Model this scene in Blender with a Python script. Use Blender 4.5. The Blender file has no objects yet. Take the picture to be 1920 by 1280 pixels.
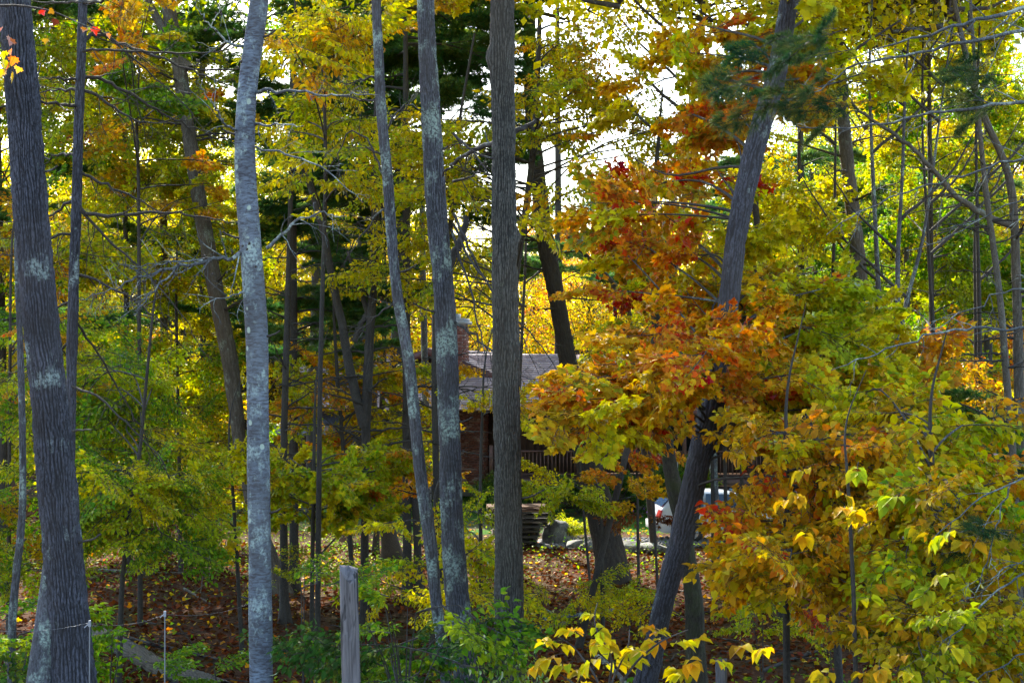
import bpy, math, random
import numpy as np
from mathutils import Vector, Matrix, Euler

random.seed(11)
rng = np.random.default_rng(11)
SC = bpy.context.scene
COL = SC.collection
PI = math.pi

# ------------------------------------------------------------------ camera, sky, sun
FPX = 2667.0                      # focal length in pixels of the 1920 wide photograph (50 mm on 36 mm)
CAMZ = 4.5
HOR = 720.0
PITCH = math.atan((HOR - 640.0) / FPX)
cam_d = bpy.data.cameras.new('camera')
cam_d.lens = 50.0
cam_d.sensor_width = 36.0
cam_d.clip_start = 0.1
cam_d.clip_end = 2000.0
cam = bpy.data.objects.new('camera', cam_d)
cam.location = (0, 0, CAMZ)
cam.rotation_euler = (PI / 2 + PITCH, 0, 0)
COL.objects.link(cam)
SC.camera = cam

SUN_EL = math.radians(36)
SUN_AZ = math.radians(-16)        # measured from +Y (the view direction), negative = to the left
w = bpy.data.worlds.new('World')
SC.world = w
w.use_nodes = True
nt = w.node_tree
sky = nt.nodes.new('ShaderNodeTexSky')
sky.sky_type = 'NISHITA'
sky.sun_disc = False
sky.sun_elevation = SUN_EL
sky.sun_rotation = SUN_AZ
sky.air_density = 1.3
sky.dust_density = 1.4
sky.ozone_density = 2.0
nt.links.new(sky.outputs[0], nt.nodes['Background'].inputs[0])
nt.nodes['Background'].inputs[1].default_value = 0.15

sd = bpy.data.lights.new('sun', 'SUN')
sd.energy = 5.0
sd.angle = math.radians(0.55)
sd.color = (1.0, 0.93, 0.8)
sun = bpy.data.objects.new('sun', sd)
sdir = Vector((math.sin(SUN_AZ) * math.cos(SUN_EL), math.cos(SUN_AZ) * math.cos(SUN_EL), math.sin(SUN_EL)))
sun.rotation_euler = sdir.to_track_quat('Z', 'Y').to_euler()
sun.location = (0, 0, 40)
COL.objects.link(sun)

SC.view_settings.view_transform = 'Standard'
SC.view_settings.look = 'None'
SC.view_settings.gamma = 1.0
SC.view_settings.exposure = 1.88
SC.render.engine = 'CYCLES'
SC.cycles.max_bounces = 7
SC.cycles.diffuse_bounces = 4
SC.cycles.glossy_bounces = 2
SC.cycles.transmission_bounces = 5
SC.cycles.use_denoising = True
SC.cycles.use_adaptive_sampling = True
SC.cycles.adaptive_threshold = 0.02


# ------------------------------------------------------------------ basic helpers
def P(px, py, d):
    """World point on the ray through photo pixel (px, py) at depth d (metres along +Y)."""
    u = (px - 960.0) / FPX
    v = (640.0 - py) / FPX
    y = math.cos(PITCH) - math.sin(PITCH) * v
    z = math.sin(PITCH) + math.cos(PITCH) * v
    s = d / y
    return np.array([u * s, d, CAMZ + z * s])


def vnoise(x, y, seed=0, per=None):
    """Smooth value noise on numpy arrays; per = period along x in lattice cells."""
    xi = np.floor(x).astype(np.int64)
    yi = np.floor(y).astype(np.int64)
    xf = x - xi
    yf = y - yi
    xf = xf * xf * (3 - 2 * xf)
    yf = yf * yf * (3 - 2 * yf)

    def h(a, b):
        if per:
            a = np.mod(a, per)
        n = (a * 374761393 + b * 668265263 + seed * 1274126177) & 0xFFFFFFFF
        n = ((n ^ (n >> 13)) * 1274126177) & 0xFFFFFFFF
        return ((n ^ (n >> 16)) & 0xFFFF) / 65535.0
    a = h(xi, yi); b = h(xi + 1, yi); c = h(xi, yi + 1); d = h(xi + 1, yi + 1)
    return (a * (1 - xf) + b * xf) * (1 - yf) + (c * (1 - xf) + d * xf) * yf


GY = [-30, 0, 9, 16, 21, 26, 44, 53, 75, 100, 150, 260, 500]
GZ = [3.3, 2.9, 1.95, 0.72, 0.12, 0.0, 0.02, 0.35, 1.0, 2.6, 7, 14, 20]


def gz(x, y):
    x = np.asarray(x, float); y = np.asarray(y, float)
    z = np.interp(y, GY, GZ)
    wood = np.clip((38 - y) / 6, 0, 1) * np.clip((y - 12) / 6, 0, 1)
    z = z + (vnoise(x * .35 + 50, y * .35 + 9, 3) - .5) * .28 * wood
    z = z + np.clip((-x - 4) / 10, 0, 1.5) * .35 * np.clip((y - 20) / 10, 0, 1)
    return z


def g1(x, y):
    return float(gz(np.array([x]), np.array([y]))[0])


class Acc:
    """Collects geometry as numpy blocks and links it as ONE mesh object."""

    def __init__(s):
        s.v = []; s.f = []; s.n = 0; s.mi = []; s.r = []

    def add(s, v, f, mi=0, rnd=None):
        v = np.asarray(v, float).reshape(-1, 3)
        f = np.asarray(f, np.int64)
        s.v.append(v)
        s.f.append(f + s.n)
        s.n += len(v)
        s.mi.append(np.full(len(f), mi, np.int32))
        s.r.append(np.full(len(v), .5) if rnd is None else np.asarray(rnd, float))

    def mesh(s, name, mats, smooth=False):
        me = bpy.data.meshes.new(name)
        V = np.concatenate(s.v)
        me.vertices.add(len(V))
        me.vertices.foreach_set('co', V.ravel())
        loops = np.concatenate([f.ravel() for f in s.f])
        tot = np.concatenate([np.full(len(f), f.shape[1], np.int32) for f in s.f])
        st = np.concatenate([[0], np.cumsum(tot)[:-1]]).astype(np.int32)
        me.loops.add(len(loops))
        me.loops.foreach_set('vertex_index', loops.astype(np.int32))
        me.polygons.add(len(tot))
        me.polygons.foreach_set('loop_start', st)
        me.polygons.foreach_set('material_index', np.concatenate(s.mi))
        if smooth:
            me.polygons.foreach_set('use_smooth', np.ones(len(tot), bool))
        a = me.attributes.new('rnd', 'FLOAT', 'POINT')
        a.data.foreach_set('value', np.concatenate(s.r).astype(np.float32))
        for m in mats:
            me.materials.append(m)
        me.update(calc_edges=True)
        return me

    def box(s, c, h, R=None, mi=0, rnd=None):
        c = np.asarray(c, float); h = np.asarray(h, float)
        q = np.array([[x, y, z] for z in (-1, 1) for y in (-1, 1) for x in (-1, 1)], float) * h
        if R is not None:
            q = q @ np.asarray(R).T
        s.add(q + c, [[0, 2, 3, 1], [4, 5, 7, 6], [0, 1, 5, 4], [2, 6, 7, 3], [0, 4, 6, 2], [1, 3, 7, 5]], mi,
              None if rnd is None else np.full(8, rnd))

    def tube(s, pts, rad, seg=6, mi=0, rnd=None, disp=None, cap=True):
        pts = np.asarray(pts, float)
        n = len(pts)
        rad = np.broadcast_to(np.asarray(rad, float), (n,))
        t = np.gradient(pts, axis=0)
        t /= np.linalg.norm(t, axis=1)[:, None] + 1e-9
        ref = np.array([0, 1., 0]) if abs(t[0][1]) < .85 else np.array([1., 0, 0])
        a = np.cross(t, ref); a /= np.linalg.norm(a, axis=1)[:, None] + 1e-9
        b = np.cross(t, a)
        th = np.arange(seg) / seg * 2 * PI
        R = rad[:, None] * np.ones(seg)
        if disp is not None:
            R = R + disp
        V = pts[:, None, :] + R[:, :, None] * (np.cos(th)[None, :, None] * a[:, None, :] + np.sin(th)[None, :, None] * b[:, None, :])
        i = np.arange(n - 1)[:, None] * seg
        j = np.arange(seg)[None, :]
        k = (j + 1) % seg
        F = np.stack([i + j, i + k, i + seg + k, i + seg + j], -1).reshape(-1, 4)
        s.add(V.reshape(-1, 3), F, mi, None if rnd is None else np.full(n * seg, rnd))
        if cap:
            for base, rev in ((0, 1), ((n - 1) * seg, 0)):
                c = pts[0] if base == 0 else pts[-1]
                jj = np.arange(seg)
                vv = np.concatenate([V.reshape(-1, 3)[base:base + seg], [c]])
                ff = np.stack([jj, (jj + 1) % seg, np.full(seg, seg)], -1)
                if rev: ff = ff[:, ::-1]
                s.add(vv, ff, mi)


def props(o, label=None, cat=None, group=None, kind=None):
    if label: o['label'] = label
    if cat: o['category'] = cat
    if group: o['group'] = group
    if kind: o['kind'] = kind
    return o


def link(name, me, parent=None, loc=(0, 0, 0)):
    o = bpy.data.objects.new(name, me)
    o.location = loc
    if parent is not None: o.parent = parent
    COL.objects.link(o)
    return o


def root(name, label, cat, loc, group=None, rz=0):
    o = bpy.data.objects.new(name, None)
    o.empty_display_size = .2
    o.location = loc
    o.rotation_euler = (0, 0, rz)
    COL.objects.link(o)
    return props(o, label, cat, group)


# ------------------------------------------------------------------ materials
def mat(name):
    m = bpy.data.materials.new(name)
    m.use_nodes = True
    nt = m.node_tree
    b = nt.nodes['Principled BSDF']
    return m, nt, b, nt.links.new


def ramp(nt, fac, stops, interp='LINEAR'):
    r = nt.nodes.new('ShaderNodeValToRGB')
    r.color_ramp.interpolation = interp
    e = r.color_ramp.elements
    while len(e) < len(stops): e.new(.5)
    for i, (p, c) in enumerate(stops):
        e[i].position = p
        e[i].color = (*c, 1) if len(c) == 3 else c
    nt.links.new(fac, r.inputs[0])
    return r.outputs[0]


def noise(nt, scale, detail=4, vec=None, rough=.55, dist=0):
    n = nt.nodes.new('ShaderNodeTexNoise')
    n.inputs['Scale'].default_value = scale
    n.inputs['Detail'].default_value = detail
    n.inputs['Roughness'].default_value = rough
    n.inputs['Distortion'].default_value = dist
    if vec is not None: nt.links.new(vec, n.inputs['Vector'])
    return n.outputs[0]


def coords(nt, scale=(1, 1, 1), rot=(0, 0, 0), which='Object'):
    t = nt.nodes.new('ShaderNodeTexCoord')
    mp = nt.nodes.new('ShaderNodeMapping')
    mp.inputs['Scale'].default_value = scale
    mp.inputs['Rotation'].default_value = rot
    nt.links.new(t.outputs[which], mp.inputs[0])
    return mp.outputs[0]


def math_(nt, op, a, b=None, clamp=False):
    n = nt.nodes.new('ShaderNodeMath'); n.operation = op; n.use_clamp = clamp
    for i, x in enumerate((a, b)):
        if x is None: continue
        if isinstance(x, (int, float)): n.inputs[i].default_value = x
        else: nt.links.new(x, n.inputs[i])
    return n.outputs[0]


def mix(nt, f, a, b, mode='MIX'):
    n = nt.nodes.new('ShaderNodeMix'); n.data_type = 'RGBA'; n.blend_type = mode
    for i, x in ((0, f), (6, a), (7, b)):
        if isinstance(x, (int, float)): n.inputs[i].default_value = x
        elif isinstance(x, tuple): n.inputs[i].default_value = (*x, 1)
        else: nt.links.new(x, n.inputs[i])
    return n.outputs[2]


def bump(nt, b, h, strength=.5, dist=.01):
    n = nt.nodes.new('ShaderNodeBump')
    n.inputs['Strength'].default_value = strength
    n.inputs['Distance'].default_value = dist
    nt.links.new(h, n.inputs['Height'])
    nt.links.new(n.outputs[0], b.inputs['Normal'])


def simple(name, c, rough=.7, var=.25, scale=6, metallic=0, b_=.0):
    m, nt, b, L = mat(name)
    n = noise(nt, scale, 5, coords(nt))
    lo = tuple(x * (1 - var) for x in c); hi = tuple(min(1, x * (1 + var)) for x in c)
    L(ramp(nt, n, [(.3, lo), (.7, hi)]), b.inputs['Base Color'])
    b.inputs['Roughness'].default_value = rough
    b.inputs['Metallic'].default_value = metallic
    if b_: bump(nt, b, noise(nt, scale * 5, 4, coords(nt)), b_, .01)
    return m


def leafmat(name, cols, trans=.55, gloss=.12):
    m, nt, b, L = mat(name)
    a = nt.nodes.new('ShaderNodeAttribute'); a.attribute_name = 'rnd'
    oi = nt.nodes.new('ShaderNodeObjectInfo')
    f = math_(nt, 'FRACT', math_(nt, 'ADD', a.outputs['Fac'], math_(nt, 'MULTIPLY', oi.outputs['Random'], .999)))
    # keep most of the leaf's own random value; the object shifts it a little
    k = math_(nt, 'ADD', math_(nt, 'MULTIPLY', a.outputs['Fac'], .62), math_(nt, 'MULTIPLY', oi.outputs['Random'], .38))
    st = [(i / (len(cols) - 1), c) for i, c in enumerate(cols)]
    c = ramp(nt, k, st)
    # leaf to leaf brightness
    n = nt.nodes.new('ShaderNodeTexWhiteNoise'); n.noise_dimensions = '1D'
    L(math_(nt, 'MULTIPLY', f, 977.0), n.inputs['W'])
    hs = nt.nodes.new('ShaderNodeHueSaturation')
    L(c, hs.inputs['Color'])
    L(math_(nt, 'ADD', math_(nt, 'MULTIPLY', n.outputs[0], .75), .55), hs.inputs['Value'])
    if 'pine' not in name and 'grass' not in name:      # brown blotches and edges of ageing leaves
        bl = noise(nt, 24, 3, coords(nt))
        c2 = mix(nt, ramp(nt, bl, [(.6, (0, 0, 0)), (.72, (.75, .75, .75))]), c, (.2, .09, .02))
        L(c2, hs.inputs['Color'])
    L(math_(nt, 'ADD', math_(nt, 'MULTIPLY', f, .05), .472), hs.inputs['Hue'])
    d = nt.nodes.new('ShaderNodeBsdfDiffuse'); t = nt.nodes.new('ShaderNodeBsdfTranslucent')
    g = nt.nodes.new('ShaderNodeBsdfGlossy'); g.inputs['Roughness'].default_value = .45
    L(hs.outputs[0], d.inputs[0])
    h2 = nt.nodes.new('ShaderNodeHueSaturation'); h2.inputs['Saturation'].default_value = 1.12; h2.inputs['Value'].default_value = 1.1
    L(hs.outputs[0], h2.inputs['Color']); L(h2.outputs[0], t.inputs[0])
    g.inputs[0].default_value = (1, 1, 1, 1)
    m1 = nt.nodes.new('ShaderNodeMixShader'); m1.inputs[0].default_value = trans
    m2 = nt.nodes.new('ShaderNodeMixShader')
    fr = nt.nodes.new('ShaderNodeFresnel'); fr.inputs[0].default_value = 1.35
    L(math_(nt, 'MULTIPLY', fr.outputs[0], gloss), m2.inputs[0])
    L(d.outputs[0], m1.inputs[1]); L(t.outputs[0], m1.inputs[2])
    L(m1.outputs[0], m2.inputs[1]); L(g.outputs[0], m2.inputs[2])
    L(m2.outputs[0], nt.nodes['Material Output'].inputs[0])
    nt.nodes.remove(b)
    return m


LEAF = {
    'yellow': leafmat('leaf_yellow', [(.6, .42, .01), (.74, .6, .012), (.6, .58, .015), (.34, .46, .015)]),
    'gold': leafmat('leaf_gold', [(.66, .26, .01), (.78, .42, .012), (.8, .52, .015), (.55, .4, .018), (.62, .2, .015)]),
    'orange': leafmat('leaf_orange', [(.62, .12, .02), (.74, .24, .02), (.78, .38, .02), (.5, .36, .03), (.36, .34, .03)]),
    'autumn': leafmat('leaf_mixed_autumn', [(.55, .075, .015), (.72, .2, .015), (.76, .34, .015), (.74, .48, .015), (.5, .44, .02), (.28, .36, .02)]),
    'red': leafmat('leaf_red', [(.42, .035, .02), (.56, .07, .02), (.62, .16, .025), (.66, .3, .03)]),
    'olive': leafmat('leaf_olive', [(.34, .27, .015), (.55, .38, .015), (.68, .42, .015), (.3, .32, .02)]),
    'lime': leafmat('leaf_lime', [(.26, .4, .015), (.42, .5, .02), (.6, .56, .02), (.18, .34, .015)]),
    'green': leafmat('leaf_green', [(.07, .2, .015), (.14, .3, .02), (.26, .4, .025), (.42, .45, .025)]),
    'dark': leafmat('leaf_dark_green', [(.025, .075, .018), (.04, .12, .022), (.08, .17, .03), (.3, .3, .03)], .35),
    'brown': leafmat('leaf_brown', [(.1, .035, .015), (.2, .08, .03), (.28, .13, .04)], .3),
    'pink': leafmat('leaf_pink', [(.62, .2, .1), (.7, .35, .06), (.6, .1, .06)]),
    'litter': leafmat('leaf_litter_brown', [(.03, .01, .006), (.065, .02, .009), (.11, .035, .012), (.16, .065, .022), (.26, .075, .01), (.08, .035, .018)], .2, .015),
    'needle': leafmat('pine_needle_green', [(.03, .1, .035), (.055, .16, .045), (.1, .2, .045), (.24, .26, .05)], .45, .05),
    'needle_dark': leafmat('pine_needle_dark', [(.012, .045, .02), (.022, .075, .025), (.05, .1, .025), (.2, .16, .05)], .3, .04),
    'grass': leafmat('grass_green', [(.05, .17, .015), (.08, .24, .02), (.14, .28, .03), (.2, .26, .05)], .4),
}


def barkmat(name, dark, lite, lichen=None, lich=.5, vs=(75, 75, 26), moss=0, horiz=False, spots=0, rough=.9):
    m, nt, b, L = mat(name)
    v = coords(nt, vs if not horiz else (16, 16, 60))
    n1 = noise(nt, 1.0, 6, v, .65, .6)
    v2 = coords(nt)
    n2 = noise(nt, 2.2, 5, v2)
    a = nt.nodes.new('ShaderNodeAttribute'); a.attribute_name = 'rnd'    # bark relief height of the plates
    hf = math_(nt, 'MULTIPLY', ramp(nt, n1, [(.38, (.12, .12, .12)), (.6, (1, 1, 1))]), ramp(nt, a.outputs['Fac'], [(.05, (.12, .12, .12)), (.55, (1, 1, 1))]))
    c = mix(nt, hf, dark, lite)
    c = mix(nt, ramp(nt, n2, [(.35, (.0, .0, .0)), (.68, (.75, .75, .75) if horiz else (.55, .55, .55))]), c, tuple(x * .55 for x in dark))
    nb = noise(nt, .55, 3, coords(nt, (1, 1, .5)))
    c = mix(nt, ramp(nt, nb, [(.4, (0, 0, 0)), (.62, (.45, .45, .45))]), c, tuple(x * k for x, k in zip(lite, (.75, .6, .45))))
    if lichen:
        n3 = noise(nt, 3.2, 8, coords(nt, (1, 1, .6)), .72)
        n4 = noise(nt, 42, 4, v2, .6)
        f = math_(nt, 'MULTIPLY', ramp(nt, n3, [(lich, (0, 0, 0)), (lich + .08, (1, 1, 1))]), ramp(nt, n4, [(.42, (.1, .1, .1)), (.56, (1, 1, 1))]))
        c = mix(nt, f, c, lichen)
    if spots:
        vo = nt.nodes.new('ShaderNodeTexVoronoi'); vo.inputs['Scale'].default_value = 9
        L(coords(nt, (1, 1, .8)), vo.inputs['Vector'])
        nz = noise(nt, 30, 3, v2)
        dd = math_(nt, 'ADD', vo.outputs['Distance'], math_(nt, 'MULTIPLY', nz, .16))
        f = ramp(nt, dd, [(.20 + spots, (1, 1, 1)), (.25 + spots, (0, 0, 0))])
        sel = nt.nodes.new('ShaderNodeSeparateColor'); L(vo.outputs['Color'], sel.inputs[0])
        f = math_(nt, 'MULTIPLY', f, ramp(nt, sel.outputs[0], [(.5, (0, 0, 0)), (.6, (1, 1, 1))]))
        c = mix(nt, f, c, (.42, .5, .42))
    if moss:
        n5 = noise(nt, 4, 7, v2, .7)
        c = mix(nt, ramp(nt, n5, [(.44, (0, 0, 0)), (.62, (.8, .8, .8))]), c, (.045, .05, .014))
    L(c, b.inputs['Base Color'])
    b.inputs['Roughness'].default_value = rough
    bump(nt, b, math_(nt, 'ADD', n1, math_(nt, 'MULTIPLY', noise(nt, 60, 4, v2), .4)), .8, .012)
    return m


BARK = {
    'furrow': barkmat('bark_furrowed', (.006, .005, .006), (.13, .135, .175), (.3, .36, .34), .58),
    'oakbrown': barkmat('bark_oak', (.009, .008, .006), (.165, .155, .135), (.22, .25, .18), .6),
    'grey': barkmat('bark_grey', (.02, .018, .02), (.17, .178, .21), (.32, .4, .34), .51),
    'smooth': barkmat('bark_silvery', (.05, .04, .048), (.24, .3, .38), (.36, .45, .43), .52, horiz=True, spots=.03),
    'brown': barkmat('bark_brown', (.05, .04, .03), (.19, .17, .14), (.24, .28, .22), .56),
    'mossy': barkmat('bark_mossy', (.015, .012, .01), (.1, .085, .065), None, moss=1),
    'dark': barkmat('bark_dark', (.02, .017, .015), (.08, .07, .06), (.16, .2, .15), .62),
    'twig': barkmat('bark_twig', (.03, .025, .022), (.09, .08, .075), (.2, .24, .22), .55),
    'deadgrey': barkmat('bark_bleached_limb', (.05, .055, .06), (.17, .2, .23), (.4, .46, .42), .5),
}

# ------------------------------------------------------------------ leaf templates
def fan(outline, centre):
    v = [centre] + outline
    f = [[0, i, i + 1] for i in range(1, len(outline))] + [[0, len(outline), 1]]
    return v, f


_half = [(.0, 0), (.16, .10), (.38, .04), (.36, .2), (.56, .34), (.40, .42), (.44, .56), (.24, .52), (.17, .74), (.08, .84)]
_mo = _half + [(0, 1.0)] + [(-x, y) for x, y in _half[::-1][:-1]]
mv, mf = fan([(x, y, -abs(x) * .35 - .15 * y * y) for x, y in _mo], (0, .4, .03))
T_MAPLE = (np.array(mv, float), np.array(mf))
_half2 = [(0, 0), (.3, .12), (.5, .42), (.26, .5), (.17, .8)]
_mo2 = _half2 + [(0, 1.0)] + [(-x, y) for x, y in _half2[::-1][:-1]]
mv, mf = fan([(x, y, -abs(x) * .3 - .12 * y * y) for x, y in _mo2], (0, .38, .03))
T_MAPLE2 = (np.array(mv, float), np.array(mf))


def oval(wd, fold=.25, droop=.2):
    v = [(0, 0, 0), (0, .5, -droop * .25), (0, 1, -droop), (wd, .3, fold * wd), (wd * .85, .65, fold * wd - droop * .4),
         (-wd, .3, fold * wd), (-wd * .85, .65, fold * wd - droop * .4)]
    f = [[0, 3, 1], [3, 4, 1], [4, 2, 1], [0, 1, 5], [5, 1, 6], [6, 1, 2]]
    return np.array(v, float), np.array(f)


T_OVAL = oval(.27, .35, .3)
T_BROAD = oval(.35, .45, .34)
T_LANCE = oval(.2)
T_SIMPLE = (np.array([(0, 0, 0), (.32, .45, -.05), (0, 1, -.1), (-.32, .45, -.05)], float), np.array([[0, 1, 2], [0, 2, 3]]))


def place_leaves(acc, T, pos, d, nrm, size, mi=0, rnd=None):
    """Vectorised: template T (x = across, y = along, z = up) on positions pos with direction d and normal nrm."""
    tv, tf = T
    d = d / (np.linalg.norm(d, axis=1)[:, None] + 1e-9)
    x = np.cross(d, nrm); x /= np.linalg.norm(x, axis=1)[:, None] + 1e-9
    z = np.cross(x, d)
    V = pos[:, None, :] + size[:, None, None] * (tv[None, :, 0:1] * x[:, None, :] + tv[None, :, 1:2] * d[:, None, :] + tv[None, :, 2:3] * z[:, None, :])
    N, K = len(pos), len(tv)
    F = (np.arange(N)[:, None, None] * K + tf[None]).reshape(-1, tf.shape[1])
    if rnd is None: rnd = rng.random(N)
    acc.add(V.reshape(-1, 3), F, mi, np.repeat(rnd, K))
    return x, d, z


# ------------------------------------------------------------------ sprays: leafy side branches
def twigs(L, spread, nside, curve=.15, sub=True, seed=0):
    """polylines of a flat-ish branching twig system along +Y; returns list of (pts, r0)"""
    r = random.Random(seed)
    out = []
    n = 7
    main = []
    yaw = 0
    p = np.zeros(3)
    for i in range(n):
        main.append(p.copy())
        yaw += r.uniform(-.18, .18)
        p = p + L / (n - 1) * np.array([math.sin(yaw), math.cos(yaw), r.uniform(-.05, .06) - curve * i / n])
    out.append((np.array(main), .006 * L + .002))
    for k in range(nside):
        t = .18 + .8 * k / nside
        i = t * (n - 1); i0 = int(i); q = main[i0] * (1 - (i - i0)) + main[min(n - 1, i0 + 1)] * (i - i0)
        side = 1 if k % 2 else -1
        a = side * r.uniform(.55, 1.05)
        l = L * spread * (1 - .55 * t) * r.uniform(.7, 1.15)
        pts = [q]
        z = r.uniform(-.1, .28)
        for j in range(4):
            q = q + l / 4 * np.array([math.sin(a), math.cos(a), z - .12 * j]); a -= side * .08
            pts.append(q)
        pts = np.array(pts)
        out.append((pts, .003 * L + .001))
        if sub:
            for s2 in (1, -1):
                b = a + s2 * .7; q2 = pts[2]
                out.append((np.array([q2, q2 + l * .4 * np.array([math.sin(b), math.cos(b), r.uniform(-.1, .1)])]), .0025))
    return out


def make_spray(name, T, L, spread, nside, leaf, gap, hang=.3, tilt=.45, seed=0, sub=True, size_var=.5, leafmat_='yellow', pair=True):
    acc = Acc()
    r = np.random.default_rng(seed + 77)
    tw = twigs(L, spread, nside, seed=seed, sub=sub)
    pos, dr = [], []
    for pts, r0 in tw:
        n = len(pts)
        acc.tube(pts, np.linspace(r0, r0 * .35, n), 4, 0, cap=False)
        seglen = np.linalg.norm(np.diff(pts, axis=0), axis=1)
        tot = seglen.sum()
        cum = np.concatenate([[0], np.cumsum(seglen)])
        s = gap * (1.5 if tot > L * .8 else .4)
        k = 0
        while s < tot:
            i = np.searchsorted(cum, s) - 1
            t = (s - cum[i]) / seglen[i]
            q = pts[i] * (1 - t) + pts[i + 1] * t
            dv = (pts[i + 1] - pts[i]) / seglen[i]
            sd_ = np.cross(dv, [0, 0, 1.0])
            for sg in ((1, -1) if pair else ((1,) if k % 2 else (-1,))):
                a = r.uniform(.5, 1.3)
                pos.append(q)
                dr.append(dv * math.cos(a) + sd_ * sg * math.sin(a) + np.array([0, 0, -hang * r.uniform(.3, 1.6)]) + r.normal(0, .18, 3))
            s += gap * r.uniform(.7, 1.35); k += 1
        for _ in range(2 if pair else 1):
            pos.append(pts[-1]); dr.append(pts[-1] - pts[-2] + r.normal(0, .02, 3))
    pos = np.array(pos); dr = np.array(dr)
    dr /= np.linalg.norm(dr, axis=1)[:, None]
    pos = pos + dr * leaf * .25 + r.normal(0, leaf * .12, pos.shape)
    N = len(pos)
    nr = np.array([0, 0, 1.0]) + r.normal(0, tilt, (N, 3))
    size = leaf * (1 + size_var * r.uniform(-1, .7, N))
    twm = acc.mesh(name + '_twig', [BARK['twig']])
    rv = r.random(N)
    x, d, z = place_leaves(acc, T, pos, dr, nr, size, 1, rv)
    me = acc.mesh(name, [BARK['twig'], LEAF[leafmat_]])
    return dict(mesh=me, twig=twm, xf=(pos, x, d, z, size, rv), T=T, L=L)


def leaf_mesh(name, T, mt, rv):
    a = Acc()
    a.add(T[0], T[1], 0, np.full(len(T[0]), rv))
    return a.mesh(name, [mt])


SPR = {}
def fam(key, n, **k):
    SPR[key] = [make_spray(f'{key}_spray', seed=i * 7 + len(SPR) * 31, **k) for i in range(n)]


fam('maple', 6, T=T_MAPLE, L=.55, spread=.55, nside=6, leaf=.082, gap=.075, hang=.55, tilt=.6)
fam('beech', 6, T=T_BROAD, L=.6, spread=.5, nside=7, leaf=.076, gap=.062, hang=.4, tilt=.4, pair=False)
fam('cherry', 6, T=T_OVAL, L=.8, spread=.5, nside=8, leaf=.088, gap=.075, hang=.75, tilt=.6, pair=False)
fam('small', 4, T=T_OVAL, L=.7, spread=.5, nside=9, leaf=.055, gap=.04, hang=.3, tilt=.5)
fam('tinyg', 4, T=T_OVAL, L=1.0, spread=.5, nside=9, leaf=.06, gap=.055, hang=.35, tilt=.5)
fam('mid', 6, T=T_MAPLE2, L=1.2, spread=.5, nside=8, leaf=.1, gap=.11, hang=.5, tilt=.75)
fam('midoval', 6, T=T_SIMPLE, L=1.3, spread=.5, nside=9, leaf=.1, gap=.1, hang=.6, tilt=.75)


def make_hickory(seed):
    """palmate cluster: five big leaflets at a stalk end"""
    r = np.random.default_rng(seed)
    acc = Acc()
    stalk = np.array([[0, 0, 0], [0, .05, .012], [0, .11, .01], [0, .17, -.012]])
    acc.tube(stalk, [.0028, .002, .002, .0015], 4, 0, cap=False)
    pos, dr, sz = [], [], []
    for i, (a, off, s) in enumerate([(0, .17, .17), (.75, .165, .15), (-.75, .165, .15), (1.35, .10, .11), (-1.35, .10, .11)]):
        a += r.uniform(-.12, .12)
        pos.append([0, off, -.01]); dr.append([math.sin(a), math.cos(a), r.uniform(-.45, -.05)]); sz.append(s * r.uniform(.85, 1.1))
    return acc.mesh('leaf_stalk', [BARK['twig']]), np.array(pos, float), np.array(dr, float), np.array(sz)


HICK = [make_hickory(i) for i in range(4)]


def make_needle_spray(seed, L=.8, dense=1.0):
    r = np.random.default_rng(seed + 500)
    acc = Acc()
    tw = twigs(L, .5, 10, .05, seed=seed + 300, sub=True)
    P0, D0, S0, R0 = [], [], [], []
    for pts, r0 in tw:
        acc.tube(pts, np.linspace(r0 * .9, r0 * .4, len(pts)), 4, 0, cap=False)
        tip = pts[-1]; dv = pts[-1] - pts[-2]; dv = dv / np.linalg.norm(dv)
        for k in range(int(4 * dense)):
            base = tip - dv * k * .035
            n = 26
            dd = r.normal(0, .5, (n, 3)) + dv * 1.0 + np.array([0, 0, -.05])
            P0.append(np.repeat(base[None], n, 0)); D0.append(dd); S0.append(r.uniform(.08, .12, n)); R0.append(np.full(n, r.random() * .8) + r.random(n) * .2)
    T = (np.array([(-.014, 0, 0), (.014, 0, 0), (0, 1, -.06)], float), np.array([[0, 1, 2]]))
    pos = np.concatenate(P0); dr = np.concatenate(D0); sz = np.concatenate(S0)
    place_leaves(acc, T, pos, dr, r.normal(0, 1, pos.shape), sz, 1, np.concatenate(R0))
    return dict(mesh=acc.mesh('needle_spray', [BARK['twig'], LEAF['needle_dark']]), L=L)


SPR['needle'] = [make_needle_spray(i) for i in range(4)]


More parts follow.
